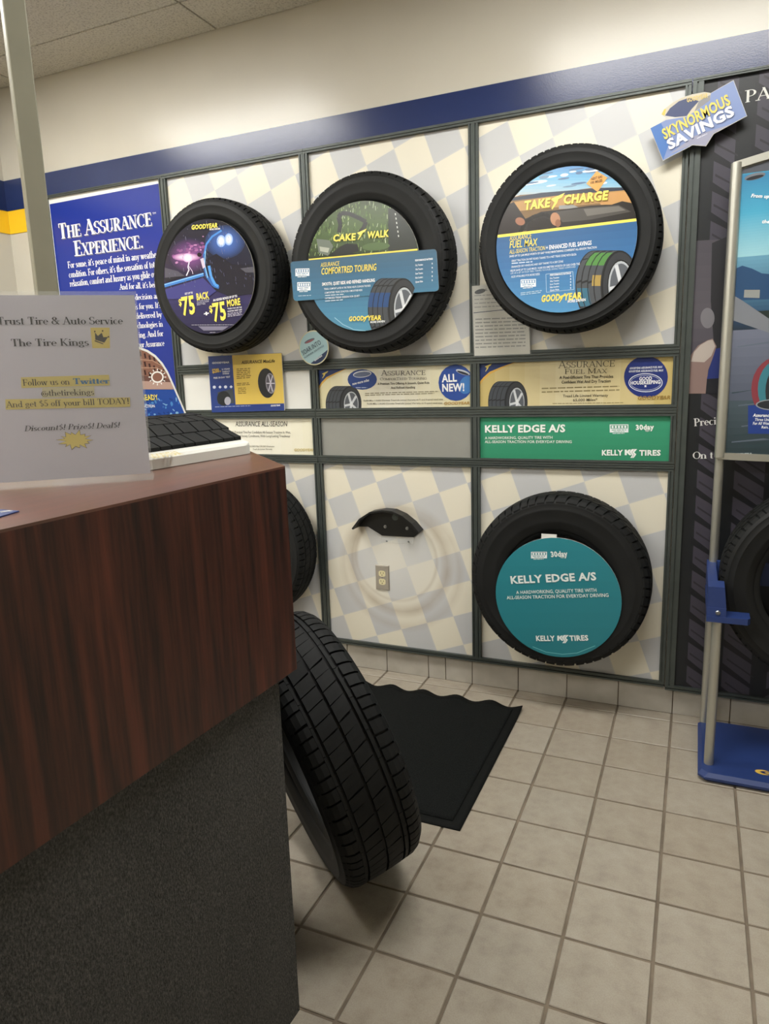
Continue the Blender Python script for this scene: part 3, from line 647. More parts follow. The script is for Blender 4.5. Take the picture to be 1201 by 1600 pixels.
P.poly([(1079, 565), (1084, 550), (1094, 539), (1106, 532), (1113, 531), (1117, 541), (1111, 556), (1100, 566)], '#b7aaa0')
P.poly([(1118, 545), (1140, 540), (1140, 590), (1104, 592), (1107, 577)], '#1e2f74'); P.poly([(1104, 592), (1140, 590), (1140, 615), (1102, 615)], '#1d1e26')
P.text('PA', (1163, 161), (1203, 154), 19, '#d8d8d2', serif=(.14, .05)); P.text('Preci', (1084, 666), (1119, 663), 12, '#dcdcd8', serif=(.16, .06)); P.text('On t', (1082, 717), (1114, 716), 11, '#dcdcd8', serif=(.16, .06))
P.done(t)

# ---- loose cards on the wall
def card(name, label, cat, y, corners_px, th, mat='board_edge'):
    pl_ = wallplane(y); pts = [pl_.at(*c) for c in corners_px]; cx = sum(p[0] for p in pts) / len(pts); cz = min(p[1] for p in pts)
    t_ = thing(name, label, cat, (cx, y, cz)); q_ = MB(); q_.prism([(a, y, b_) for a, b_ in pts], (0, th, 0)); fixn(q_.build('sheet', mat, t_)); return t_, Print(pl_, pts[::-1] if sum(pts[i][0] * pts[(i + 1) % len(pts)][1] - pts[(i + 1) % len(pts)][0] * pts[i][1] for i in range(len(pts))) < 0 else pts)
t, P = card('promotion_card', 'blue and yellow promotion card with a tyre picture under the lightning tyre', 'card', -.0215, [(326, 557), (440, 552), (445, 641), (333, 644)], .002)
P.k = K(270, 500, .1915); P.clip = None
P.poly([(287, 297), (888, 268), (910, 738), (318, 755)], '#1c3a86'); P.poly([(482, 288), (886, 270), (908, 680), (512, 690)], '#dcba38')
P.text('ASSURANCE MaxLife', (562, 358), (832, 345), 26, '#3b3216', .02, .2); P.text('GOODYEAR', (322, 358), (462, 352), 15, '#dfe3ee', .03, .2)
P.text('$200', (325, 432), (380, 426), 34, '#e0b92a', .03); P.text('BACK', (383, 424), (396, 423), 12, '#e0b92a', .03); P.text('5-YEAR', (402, 410), (468, 404), 14, '#dfe3ee', .02); P.text('WARRANTY', (405, 428), (468, 424), 12, '#dfe3ee', .02); P.text('COVERAGE', (408, 444), (460, 442), 12, '#dfe3ee', .02)
P.text('FREE 30-DAY TEST', (335, 480), (470, 470), 14, '#dfe3ee', .02)
for i, x in enumerate((338, 385, 430, 475)): P.ell(x, 548 - i, 13, 13, '#d4dcee', n=10 if i % 2 == 0 else 4)
P.poly([(365, 590), (490, 560), (505, 680), (368, 684)], '#3d4650'); P.ell(415, 640, 55, 60, '#23282c'); P.ell(447, 660, 26, 34, '#a8a8b4')
P.ell(765, 515, 70, 122, '#22242a', -6, 28); P.ell(797, 517, 40, 84, '#8d8a98', -6, 24); P.ell(797, 517, 33, 74, '#57545f', -6, 24)
for k_ in range(6): P.line((797, 517), (797 + 33 * math.cos(k_ * 1.05), 517 + 76 * math.sin(k_ * 1.05)), 9, '#c4c0d0')
P.lines((520, 405), (640, 397), 11, '#7a6424', 6, 15, 4); P.lines((522, 522), (628, 516), 10, '#7a6424', 2, 13, 6); P.lines((532, 560), (600, 556), 9, '#7a6424', 4, 14, 6)
P.lines((345, 712), (640, 702), 9, '#8fa2cc', 1, 1); P.text('GOODYEAR', (800, 706), (878, 702), 14, '#dfe3ee', .03, .2); P.done(t, 'print_gloss')
# round sticker card
pl_ = wallplane(-.05); a, c = pl_.at(490, 543.5); r_ = .5 * (pl_.at(513.5, 543)[0] - pl_.at(467, 543)[0])
t = thing('round_card', 'small round pale blue savings card beside the wide banner tyre', 'card', (a, -.05, c - r_))
q = MB(); fr = Matrix.Translation((a, -.05, c)); q.lathe([(0.0001, 0), (r_, 0), (r_, .002), (.0001, .002)], 40, True, fr); fixn(q.build('disc', 'board_edge', t))
q = MB(); q.box(a - .01, a + .01, -.048, -.0175, c - .02, c + .02); q.build('foam_mount', 'board_edge', t)
P = Print(pl_, circle(pl_, a, c, r_ - .0005, 40)); cc = lambda r: circle(pl_, a, c, r, 40)
P.raw(cc(r_), '#c9bd88'); P.raw(cc(r_ - .004), '#8fb0b4'); P.clip = cc(r_ - .005); P.k = K(440, 250, .2415)
P.poly([(170, 1330), (300, 1225), (320, 1400), (180, 1400)], '#1b2c50'); P.ell(180, 1170, 36, 10, '#4e5a66', -25); P.ell(178, 1174, 30, 6, '#8a4a50', -25)
P.text('SOAR INTO', (140, 1265), (258, 1190), 38, '#22303e', .0); P.text('SUMMER SAVINGS', (150, 1285), (275, 1205), 14, '#3a5058', .0); P.text('GOODYEAR', (215, 1303), (265, 1268), 10, '#dfe3e6', .03); P.done(t)
# savings sign at the upper right
k = K(960, 100, .2007); pts = [(275, 500), (355, 458), (400, 415), (362, 388), (385, 350), (450, 300), (520, 262), (600, 237), (700, 218), (748, 226), (925, 125), (1030, 405), (770, 545), (710, 640), (605, 632), (375, 755)]
t, P = card('savings_sign', 'cut-out blue savings sign with a blimp, tilted at the upper right', 'sign', -.045, [k(*p) for p in pts], .004)
P.k = k; P.clip = None
q = MB(); a, c = P.px((650, 450)); q.box(a - .02, a + .02, -.041, -.0175, c - .02, c + .02); q.build('foam_mount', 'board_edge', t)
P.poly([(278, 500), (400, 436), (560, 410), (745, 230), (923, 130), (1026, 403), (768, 542), (708, 636), (605, 628), (377, 750)], '#7f93c4')
P.poly([(278, 500), (360, 458), (430, 600), (377, 750)], '#4d7bc0'); P.poly([(430, 700), (605, 628), (708, 636), (768, 542), (900, 470), (620, 560)], '#9c9db4')
P.poly([(365, 390), (385, 352), (450, 302), (520, 264), (600, 239), (700, 220), (748, 228), (742, 280), (640, 360), (560, 410), (470, 414), (392, 402)], '#c8bfa8')
P.poly([(392, 402), (430, 345), (500, 290), (580, 262), (655, 290), (600, 350), (560, 405), (470, 414)], '#4a5478'); P.poly([(365, 392), (385, 352), (402, 350), (388, 402)], '#d8c04a')
P.poly([(655, 290), (745, 240), (742, 282), (620, 372)], '#8c8c90')
P.text('GOODYEAR', (562, 300), (725, 262), 36, '#dcc46a', .03)
for tx, p, q_, cap, cl, bd in (('SKYNORMOUS', (388, 588), (905, 312), 92, '#e6cf4c', .03), ('SAVINGS', (425, 668), (935, 395), 88, '#f2f2f4', .06)):
    P.text(tx, (p[0] + 5, p[1] + 5), (q_[0] + 5, q_[1] + 5), cap, '#5d6a94', bd); P.text(tx, p, q_, cap, cl, bd, dz=.0002)
P.lines((640, 582), (720, 545), 8, '#d8dae4', 1, 1); P.done(t, 'print_gloss')
# calendar sheet in a sleeve
t, P = card('paper_sheet', 'white printed sheet in a clear sleeve hanging behind the driving scene tyre', 'paper', -.0182, [(737, 447), (824, 441), (828, 553), (741, 556)], .0012, 'white_paper')
P.k = K(730, 210, .27477); P.clip = None; P.ell(72, 893, 32, 13, '#3c4046', -15); P.text('L', (105, 890), (120, 888), 14, '#50545c')
P.lines((40, 920), (330, 905), 9, '#9a9a98', 4, 22, 8); P.line((35, 1015), (330, 985), 4, '#33405c')
for i in range(9): P.lines((45, 1055 + i * 20), (330, 1045 + i * 20), 11, '#8e8e8c', 1, 1, 20 + i, 1)
P.done(t)
q = MB(); q.prism([pl_2 for pl_2 in [(wallplane(-.0195).w(*wallplane(-.0195).at(*c_))) for c_ in [(735, 445), (826, 438), (830, 554), (740, 558)]]], (0, .0004, 0)); fixn(q.build('clear_sleeve', 'acrylic', t))

# ================================================================== TYRES
def tyre_meshes(R, w_, rb, ribs, npitch, seed=0, nseg=80):
    """axis along local Y, outer face towards -Y. ribs: (y0, y1, slant, gap, n) in half widths"""
    h = w_ / 2; gd = .0085
    crown = lambda y: R - .006 * (y / h) ** 2 - (0 if abs(y) < .66 * h else .05 * ((abs(y) / h - .66) / .34) ** 2.2 * .55)
    prof = []
    side = [(rb + .0, -.60), (rb - .004, -.66), (rb + .002, -.73), (rb + .014, -.76), (rb + .016, -.80), (rb + .024, -.84), (rb + (R - rb) * .3, -.93), (rb + (R - rb) * .36, -.955), (rb + (R - rb) * .385, -.95),
            (rb + (R - rb) * .5, -.985), (rb + (R - rb) * .62, -.99), (rb + (R - rb) * .64, -1.0), (rb + (R - rb) * .67, -.985), (rb + (R - rb) * .78, -.945), (rb + (R - rb) * .8, -.95), (rb + (R - rb) * .82, -.93), (rb + (R - rb) * .88, -.88)]
    prof += [(r, y * h) for r, y in side]
    prof += [(crown(y * h) - gd, y * h) for y in (-.86, -.78, -.66, -.4, 0, .4, .66, .78, .86)]
    prof += [(r, -y * h) for r, y in reversed(side)]
    ins = [(rb + .02, .62), (rb + (R - rb) * .45, .84), (rb + (R - rb) * .7, .8), (R - .028, .62), (R - .02, 0), (R - .028, -.62), (rb + (R - rb) * .7, -.8), (rb + (R - rb) * .45, -.84), (rb + .02, -.62)]
    prof += [(r, y * h) for r, y in ins]
    c = MB(); c.lathe(prof, nseg)
    t = MB(); rnd = random.Random(seed)
    for (y0, y1, slant, gap, n) in ribs:
        ny = max(2, int(abs(y1 - y0) / .12) + 1); n = int(npitch * n)
        seq = [rnd.choice((.85, 1, 1.18)) for _ in range(n)]; tot = sum(seq); th = rnd.random()
        for k in range(n):
            dth = 2 * PI * seq[k] / tot; a0, a1 = th + gap * dth / 2, th + dth * (1 - gap / 2); th += dth; top = []; bot = []
            nt_ = 3
            for i in range(ny):
                f = i / (ny - 1); y = (y0 + (y1 - y0) * f) * h; r = crown(y); sh = slant * dth * f
                row = []; rowb = []
                for j in range(nt_):
                    a = a0 + (a1 - a0) * j / (nt_ - 1) + sh
                    row.append((r * math.cos(a), y, r * math.sin(a))); rowb.append(((r - gd - .001) * math.cos(a), y, (r - gd - .001) * math.sin(a)))
                top.append(row); bot.append(rowb)
            vs = [p for row in top for p in row] + [p for row in bot for p in row]; nn = ny * nt_; I = lambda i, j: i * nt_ + j; fs = []
            for i in range(ny - 1):
                for j in range(nt_ - 1): fs.append((I(i, j), I(i, j + 1), I(i + 1, j + 1), I(i + 1, j)))
                fs.append((I(i, 0), I(i + 1, 0), nn + I(i + 1, 0), nn + I(i, 0))); fs.append((I(i + 1, nt_ - 1), I(i, nt_ - 1), nn + I(i, nt_ - 1), nn + I(i + 1, nt_ - 1)))
            for j in range(nt_ - 1):
                fs.append((I(0, j + 1), I(0, j), nn + I(0, j), nn + I(0, j + 1))); fs.append((I(ny - 1, j), I(ny - 1, j + 1), nn + I(ny - 1, j + 1), nn + I(ny - 1, j)))
            t.add(vs, fs)
    return c, t
RIBS_A = [(-.93, -.60, .15, .24, 1.25), (-.52, -.22, .45, .10, 1), (-.15, .15, .3, .06, 1), (.22, .52, .45, .10, 1), (.60, .93, .15, .24, 1.25)]
RIBS_B = [(-.94, -.56, -.25, .2, 1), (-.48, -.12, -.7, .16, .8), (-.06, .06, 0, .04, .6), (.12, .48, .7, .16, .8), (.56, .94, .25, .2, 1)]
RIBS_C = [(-.94, -.58, .12, .18, 1.1), (-.575, -.515, 0, .02, .5), (-.46, -.06, .35, .08, 1), (.0, .36, .35, .08, 1), (.42, .5, 0, .02, .5), (.55, .94, -.12, .18, 1.1)]
def tyre(label, loc, R, w_, rb, ribs, npitch, mtx=None, seed=0, group=None):
    t = thing('tyre', label, 'tyre', loc, group); c, tr = tyre_meshes(R, w_, rb, ribs, npitch, seed)
    a = fixn(c.build('casing', 'rubber', None, True, 40)); a.parent = t
    d = tr.build('tread', 'rubber_tread', None); fixn(d); d.parent = t
    if mtx: t.rotation_euler = mtx.to_euler()
    return t
SO = .022; KS = (2.8801 - SO) / 2.8801
def so(x, z): return (CAM.x + (x - CAM.x) * KS, -TW / 2 - SO, CAM.z + (z - CAM.z) * KS)
TW = .165; GRP = 'tyres hung on the display wall'
tyre('wall-hung tyre around the lightning disc, leftmost of the upper three', so(-1.361, 1.846), .336 * KS, TW, .225, RIBS_A, 58, Matrix.Rotation(.3, 3, 'Y'), 1, GRP)
tyre('wall-hung tyre around the disc with the wide blue banner, middle of the upper three', so(-.601, 1.833), .355 * KS, TW, .225, RIBS_C, 60, Matrix.Rotation(1.1, 3, 'Y'), 2, GRP)
tyre('wall-hung tyre around the driving scene disc, rightmost of the upper three', so(.199, 1.845), .327 * KS, TW, .222, RIBS_A, 62, Matrix.Rotation(2, 3, 'Y'), 3, GRP)
tyre('wall-hung tyre around the teal disc, low on the wall', so(.185, .556), .353 * KS, TW, .195, RIBS_B, 56, Matrix.Rotation(.7, 3, 'Y'), 4, GRP)
tyre('wall-hung tyre low on the wall, mostly hidden behind the counter', (-1.295, -.115, .592), .348, .18, .225, RIBS_C, 60, None, 5, GRP)

# ---- round inserts in the wall tyres
def insert(label, a, c, r, y):
    a = CAM.x + (a - CAM.x) * KS; c = CAM.z + (c - CAM.z) * KS; r *= KS; y -= SO
    t = thing('tyre_insert', label, 'sign', (a, y, c - r), 'round printed inserts in the wall tyres'); q = MB()
    q.lathe([(.0001, 0), (r, 0), (r, .004), (.0001, .004)], 64, True, Matrix.Translation((a, y, c))); fixn(q.build('disc', 'board_edge', t))
    q = MB(); q.tube([(a, y + .004, c + r * .55), (a, -.03, c + r * .55)], .012, 8); q.build('clip', 'black_metal', t)
    pl_ = wallplane(y); return t, Print(pl_, circle(pl_, a, c, r))
YE = '#f0da34'
# lightning disc
t, P = insert('round insert showing lightning and a dark blue car', -1.369, 1.841, .2455, -.168); P.k = K(230, 280, .2082)
P.grad((60, 290), (900, 290), (900, 1180), (60, 1180), [(0, '#1c1c28'), (.3, '#2a2538'), (.5, '#2a2244'), (.68, '#2f2a5c'), (1, '#221e3e')], 18)
P.glow(320, 575, 165, 135, '#2a2440', '#7c468a', 5); rnd = random.Random(21)
for _ in range(60):
    u_ = rnd.gauss(0, .5); P.ell(335 + u_ * 90 + rnd.gauss(0, 20), 545 - u_ * 40 + rnd.gauss(0, 26), rnd.uniform(6, 18), rnd.uniform(4, 10), rnd.choice(('#8a4c88', '#a05c98', '#7c4480', '#6c3c74', '#b878ac')), rnd.uniform(-40, 20), 9, False)
P.glow(295, 585, 105, 30, '#a05a9c', '#f4dcf0', 5); P.glow(305, 590, 40, 34, '#d8a0d0', '#fff6ff', 4)
P.poly([(425, 700), (425, 560), (450, 470), (520, 400), (600, 355), (700, 380), (790, 500), (830, 700), (800, 860), (620, 880), (520, 830)], '#1d2036')
P.glow(585, 470, 150, 125, '#23355f', '#3f6cc0', 5)
P.glow(556, 465, 34, 46, '#7aa4e8', '#ffffff', 4); P.glow(613, 452, 32, 46, '#7aa4e8', '#ffffff', 4)
P.poly([(440, 600), (520, 560), (640, 640), (780, 640), (800, 860), (620, 880), (500, 830), (440, 720)], '#191a2c')
P.path([(560, 385), (490, 430), (445, 490), (430, 570)], 14, '#3a86d8'); P.path([(430, 560), (428, 650), (450, 730), (500, 800), (540, 815)], 20, '#2462b0'); P.path([(465, 650), (480, 730), (510, 790), (535, 805)], 20, '#3f92e0'); P.path([(440, 540), (432, 640), (455, 740)], 6, '#7cc0f4')
P.ell(393, 567, 16, 16, '#1c1420'); P.poly([(400, 600), (425, 590), (438, 660), (420, 672)], '#c8b8cc')
P.poly([(135, 665), (230, 690), (290, 730), (135, 745)], '#4e4c5c'); P.poly([(130, 740), (300, 725), (140, 775)], '#20202c')
P.line((130, 800), (425, 715), 26, '#2f78c8'); P.line((130, 792), (425, 708), 7, '#78b8f0'); P.poly([(130, 830), (420, 740), (520, 840), (440, 900), (150, 900)], '#3a3a80')
P.poly([(700, 670), (815, 655), (815, 700), (740, 700)], '#50505c')
P.path([(318, 620), (308, 660), (316, 680), (296, 725)], 7, '#f4e8ff'); P.path([(316, 655), (340, 690), (345, 712)], 4, '#e4d0f4')
rnd = random.Random(11); P.z += .00003
for _ in range(110):
    x, y = rnd.uniform(150, 800), rnd.uniform(300, 800); L = rnd.uniform(8, 26); P.line((x, y), (x + L * .22, y + L), 2.2, '#6a6c88', False)
P.text('GOODYEAR', (335, 379), (532, 362), 34, YE, .045, .12); P.text('MORE DRIVEN', (470, 384), (550, 378), 12, '#e6e6ea', .03, .1)
P.text('GET UP TO', (286, 868), (345, 858), 15, '#eceaf2', .02); P.text('$', (243, 950), (264, 946), 52, YE, .03); P.text('75', (272, 1020), (366, 1004), 140, YE, .03, .02); P.text('BACK', (376, 908), (468, 893), 52, YE, .03)
P.text('BY ONLINE OR MAIL-IN', (378, 922), (470, 906), 9, '#d8d6e4'); P.text('REBATE ON FOUR', (376, 936), (466, 920), 9, '#d8d6e4'); P.text('SELECT TIRES', (376, 948), (440, 938), 9, '#d8d6e4')
P.text('+', (430, 1028), (468, 1022), 34, '#f0f0f4', .06); P.text('AN ADDED BONUS OF UP TO', (498, 918), (678, 884), 17, '#eceaf2', .03)
P.text('$', (472, 1000), (495, 996), 52, YE, .03); P.text('75', (504, 1066), (598, 1050), 140, YE, .03, .02); P.text('MORE', (604, 957), (703, 942), 52, YE, .03)
P.text('WHEN YOU USE THE', (606, 978), (712, 966), 11, '#e0deea', .02); P.text('GOODYEAR CREDIT CARD', (606, 998), (714, 984), 11, '#e0deea', .02); P.lines((606, 1012), (718, 996), 8, '#b8b4cc', 3, 11, 4)
P.lines((335, 1096), (660, 1094), 5, '#b0aec0', 1, 1); P.poly([(385, 1104), (615, 1104), (570, 1134), (425, 1136)], '#77748c'); P.lines((472, 1152), (518, 1151), 5, '#b0aec0', 1, 1); P.done(t, 'print_gloss')
# disc with the wide banner
t, P = insert('round insert with country road scene and a wide blue banner across', -.609, 1.819, .251, -.168); P.k = K(440, 250, .2415); clip = P.clip
P.grad((150, 250), (900, 250), (900, 660), (150, 660), [(0, '#3c4a2c'), (.4, '#4a6230'), (.7, '#42592c'), (1, '#1c221a')], 12)
rnd = random.Random(5); P.z += .00003
for _ in range(420):
    x, y = rnd.uniform(170, 900), rnd.uniform(262, 600); L = rnd.uniform(10, 34); g = rnd.choice(('#6c8c3c', '#86a054', '#3a5024', '#a8b890', '#2c3a20', '#567834')); P.line((x, y), (x + rnd.uniform(-8, 8), y + L), 4, g, False)
P.path([(372, 470), (380, 420), (368, 370), (385, 345), (430, 345), (500, 375), (545, 400), (530, 440), (505, 470)], 26, '#2a2b2c'); P.poly([(690, 310), (760, 330), (860, 480), (880, 590), (690, 590)], '#2c322e')
for i in range(6): P.line((735 + i * 4, 345 + i * 28), (737 + i * 4, 358 + i * 28), 6, '#c8ccc4', False)
P.poly([(300, 620), (380, 560), (420, 540), (490, 545), (500, 590), (460, 600), (560, 630)], '#1f2322'); P.poly([(225, 510), (310, 520), (335, 560), (300, 620), (240, 600)], '#6a7468'); P.poly([(245, 560), (310, 570), (300, 600), (250, 590)], '#a8ac9c')
P.ell(610, 560, 90, 26, '#50693a', -4)
P.poly([(178, 640), (880, 574), (880, 590), (178, 656)], YE)
bl = '#1f5f96'
P.grad((130, 655), (900, 585), (900, 1130), (130, 1130), [(0, '#2f5c78'), (.35, '#336a8e'), (.7, '#3a82a6'), (1, '#4690ae')], 14)
# the banner is a board of its own, wider than the disc
pb = P.pl; qd = [P.px(p) for p in ((57, 660), (1003, 576), (1019, 848), (80, 913))]
def rounded(pts, r):
    out = []
    for i in range(4):
        p, a, c = Vector(pts[i]), Vector(pts[i - 1]), Vector(pts[(i + 1) % 4]); u, v = (a - p).normalized(), (c - p).normalized()
        for f in (0, .33, .67, 1): out.append(tuple(p + u * r * (1 - f) ** 1.6 + v * r * f ** 1.6))
    return out
rq = rounded(qd, .012); q = MB(); q.prism([pb.w(a, c, .0033) for a, c in rq], (0, .0015, 0)); fixn(q.build('banner', 'board_edge', t))
P.clip = None; P.z = .0036; P.tz = .0056
P.raw(rq, bl); P.clip = rq[::-1]; P.grad((40, 640), (1030, 560), (1030, 860), (40, 920), [(0, '#355f7a'), (.5, '#33688a'), (1, '#357698')], 8); P.clip = clip
minityre(P, 790, 965, 98, 200, 132, [('#214a80', .0, .98, .82, .98)])
P.poly([(57 + 121, 641), (880, 577), (880, 585), (178, 649)], YE)
P.clip = None
badge(P, 92, 704, 182, 752, -.02, '#2a6898'); badge(P, 104, 792, 190, 846, -.02, '#2a6898'); P.lines((110, 882), (195, 878), 6, '#a8c4d8', 1, 1)
P.text('ASSURANCE', (256, 694), (376, 683), 29, YE, .0, .1); P.text('COMFORTRED TOURING', (260, 743), (614, 714), 44, YE, .012, .1)
P.text('SMOOTH, QUIET RIDE AND REFINED HANDLING', (265, 815), (606, 788), 21, '#eef2f4', .025)
for tx, y, x1, x2 in (('TREAD, COMFORT LAYER IN THE TREAD HELPS CUSHION THE RIDE', 842, 278, 578), ('COMFORTRED TREAD ZONE FOR A SMOOTHER RIDE', 866, 282, 525), ('OPTIMIZED TREAD DESIGN FOR QUIET', 902, 284, 508)):
    P.text(tx, (x1, y), (x2, y - (x2 - x1) * .075), 12, '#dbe6ee', .01)
P.lines((284, 880), (410, 871), 8, '#c4d6e2', 1, 1); P.lines((284, 916), (400, 907), 8, '#c4d6e2', 1, 1)
P.text('PERFORMANCE RATINGS', (866, 657), (980, 646), 12, '#e6eef4', .03)
for i, tx in enumerate(('Dry Traction', 'Wet Traction', 'Snow Traction', 'Ride Comfort', 'Quiet Ride')): P.text(tx, (868, 688 + i * 27), (916, 683 + i * 27), 12, '#dfe8f0', .02); P.text('9998'[i % 4], (973, 678 + i * 27), (980, 677 + i * 27), 12, '#dfe8f0', .02)
P.text('CAKE', (335, 528), (480, 518), 44, YE, .05, .1); P.text('WALK', (555, 508), (696, 496), 44, YE, .05, .1); wingfoot(P, 515, 480, 70, YE)
P.text('GOOD', (438, 1043), (535, 1038), 30, YE, .05, .1); P.text('YEAR', (556, 1038), (648, 1034), 30, YE, .05, .1); wingfoot(P, 545, 1025, 44, YE); P.text('MORE DRIVEN', (576, 1056), (670, 1050), 13, '#eef2f4', .03, .1)
P.path([(345, 1020), (400, 1065), (470, 1098), (545, 1106)], 4, '#8cc4dc'); P.done(t, 'print_gloss')
# driving scene disc
t, P = insert('round insert showing a driver on a desert road above blue text area', .197, 1.839, .248, -.168); P.k = K(730, 210, .27477); clip = P.clip
P.grad((150, 180), (980, 180), (980, 345), (150, 345), [(0, '#4a80b8'), (.4, '#5ba4cc'), (.8, '#8cb4c8'), (1, '#a8b4b8')], 10)
rnd = random.Random(9)
for _ in range(34):
    x, y = rnd.uniform(250, 900), rnd.uniform(190, 300); P.ell(x, y, rnd.uniform(18, 60), rnd.uniform(4, 10), rnd.choice(('#c4d4dc', '#dfe6e8', '#6c8ca8', '#4e6c90')), -8, 10)
P.poly([(200, 380), (300, 345), (560, 325), (700, 305), (960, 300), (960, 560), (170, 580)], '#7a5c34'); P.poly([(230, 365), (420, 332), (600, 318), (760, 305), (930, 300), (930, 318), (600, 338), (250, 378)], '#2c3444')
P.poly([(200, 395), (500, 350), (930, 315), (930, 375), (560, 410), (250, 440)], '#b08444'); P.poly([(700, 335), (940, 325), (940, 400), (760, 400)], '#c08c48'); P.poly([(520, 405), (600, 400), (640, 420), (520, 425)], '#8c8c88')
P.poly([(160, 420), (260, 400), (330, 480), (420, 440), (560, 425), (700, 405), (820, 400), (880, 380), (980, 400), (980, 480), (170, 565)], '#2c2826')
P.poly([(160, 420), (265, 385), (330, 480), (300, 560), (160, 580)], '#2a2220'); P.poly([(500, 440), (700, 415), (860, 402), (930, 440), (700, 485), (540, 500)], '#4c4844'); P.poly([(660, 425), (860, 408), (900, 432), (680, 465)], '#6c6862')
P.path([(300, 560), (330, 500), (380, 465), (440, 455), (500, 475), (530, 540)], 20, '#16120f'); P.poly([(335, 560), (345, 500), (420, 470), (490, 490), (510, 545)], '#231d1a')
P.ell(300, 495, 28, 22, '#9a6448', 20); P.ell(500, 482, 28, 38, '#b07c58', -10); P.ell(515, 505, 16, 22, '#8c5c40')
P.grad((160, 585), (980, 492), (980, 1030), (160, 1030), [(0, '#2a5f92'), (.4, '#2c6ea8'), (1, '#4090c4')], 12)
P.poly([(172, 572), (960, 478), (960, 494), (172, 588)], YE)
P.poly([(735, 208), (796, 246), (740, 328), (676, 280)], '#d89838'); P.text('NEXT GAS', (705, 262), (768, 246), 15, '#5c4014', .02); P.text('100 MILES', (700, 284), (768, 268), 15, '#5c4014', .02)
minityre(P, 868, 862, 106, 202, 148, [('#4c8a3c', .2, .95, .6, .8), ('#a88c3a', .62, .95, .9, 1.0), ('#2f6c86', .05, .5, 1.02, 1.2)], body='#2b2d30', lite='#4a4e54')
for tx, p, q_ in (('TAKE', (322, 430), (468, 412)), ('CHARGE', (545, 396), (796, 370))):
    P.text(tx, (p[0] + 4, p[1] + 5), (q_[0] + 4, q_[1] + 5), 50, '#8c6a10', .05, .1); P.text(tx, p, q_, 50, YE, .05, .1, dz=.0002)
wingfoot(P, 505, 378, 90, YE)
P.text('ASSURANCE', (240, 606), (364, 591), 30, YE, .0, .1); P.text('FUEL MAX', (241, 648), (396, 632), 42, YE, .01, .1); P.text('ALL-SEASON TRACTION', (240, 681), (442, 658), 25, YE, .0, .05); P.text('+ ENHANCED FUEL SAVINGS', (448, 657), (706, 628), 25, '#eef2f4', .02)
P.text('SAVES UP TO 2,600 MILES WORTH OF GAS* WHILE MAINTAINING CONFIDENT ALL-SEASON TRACTION', (240, 700), (735, 648), 12, '#e4ecf2', .01)
P.text('GREAT TRACTION ON WET ROADS THANKS TO A WET TREAD ZONE WITH SILICA', (252, 726), (620, 688), 12, '#dce8f0', .01); P.lines((252, 737), (372, 727), 9, '#c8dcea', 1, 1)
P.text('ENHANCED DRY HANDLING AND GRIP THANKS TO A DRY ZONE', (252, 760), (545, 728), 12, '#dce8f0', .01); P.text('HELPS SAVE UP TO 2,600 MILES / 4,000 KILOMETERS WORTH OF GAS OVER THE', (245, 782), (640, 742), 12, '#dce8f0', .01); P.text('LIFE OF A SET OF FOUR TIRES, THANKS TO A FUEL-SAVING TREAD COMPOUND', (247, 796), (615, 758), 10, '#c8dcea'); P.text('ALSO AVAILABLE FOR MORE SIZES', (250, 816), (412, 800), 12, '#dce8f0', .01)
badge(P, 303, 826, 390, 870, -.05, '#3a80b4'); P.lines((303, 905), (425, 890), 7, '#a8cce0', 2, 10)
for a, c in (((447, 795), (600, 780)), ((600, 780), (606, 882)), ((606, 882), (450, 898)), ((450, 898), (447, 795))): P.line(a, c, 2.5, '#a8cce4')
P.text('PERFORMANCE RATINGS', (470, 806), (590, 794), 11, '#e4ecf2', .03)
for i, tx in enumerate(('Dry Traction', 'Wet Traction', 'Snow Traction', 'Ride Comfort', 'Quiet Ride')): P.text(tx, (470, 824 + i * 17), (522, 818 + i * 17), 10, '#dce8f0', .02); P.text('8', (585, 811 + i * 17), (591, 810 + i * 17), 10, '#dce8f0', .02)
P.text('GOOD', (420, 953), (525, 944), 38, YE, .05, .1); P.text('YEAR', (546, 943), (650, 934), 38, YE, .05, .1); wingfoot(P, 536, 930, 52, YE); P.text('MORE DRIVEN', (570, 958), (672, 947), 15, '#eef2f4', .03, .1); P.done(t, 'print_gloss')
# teal disc
t, P = insert('plain teal round insert with white lettering and a white tab on top', .19, .5, .245, -.170); P.k = K(720, 740, .2831)
q = MB(); a, c = P.px((443, 362)); a2, c2 = P.px((528, 340)); q.box(a, a2, -.1908, -.1888, c - .01, c2 + .002); q.build('tab', 'white_board', t)
P.grad((150, 340), (920, 340), (920, 1020), (150, 1020), [(0, '#008290'), (1, '#007682')], 8); TW_ = '#dce8e6'
badge(P, 386, 432, 474, 468, -.01, '#0e7c86'); P.text('30day', (498, 459), (590, 455), 30, TW_, .05, -.05); P.text('TEST', (548, 466), (572, 465), 8, TW_, .02)
P.text('KELLY EDGE A/S', (277, 606), (748, 586), 42, TW_, .035); P.text('A HARDWORKING, QUALITY TIRE WITH', (306, 664), (748, 651), 19, TW_, .01); P.text('ALL-SEASON TRACTION FOR EVERYDAY DRIVING', (254, 693), (815, 679), 19, TW_, .01)
P.text('KELLY', (416, 922), (520, 922), 29, TW_, .045); kelly_logo(P, 531, 922, 35, TW_); P.text('TIRES', (600, 921), (704, 919), 29, TW_, .045); P.path([(395, 955), (470, 985), (560, 997), (640, 990), (740, 950)], 3, '#6cc0c4'); P.done(t, 'print')

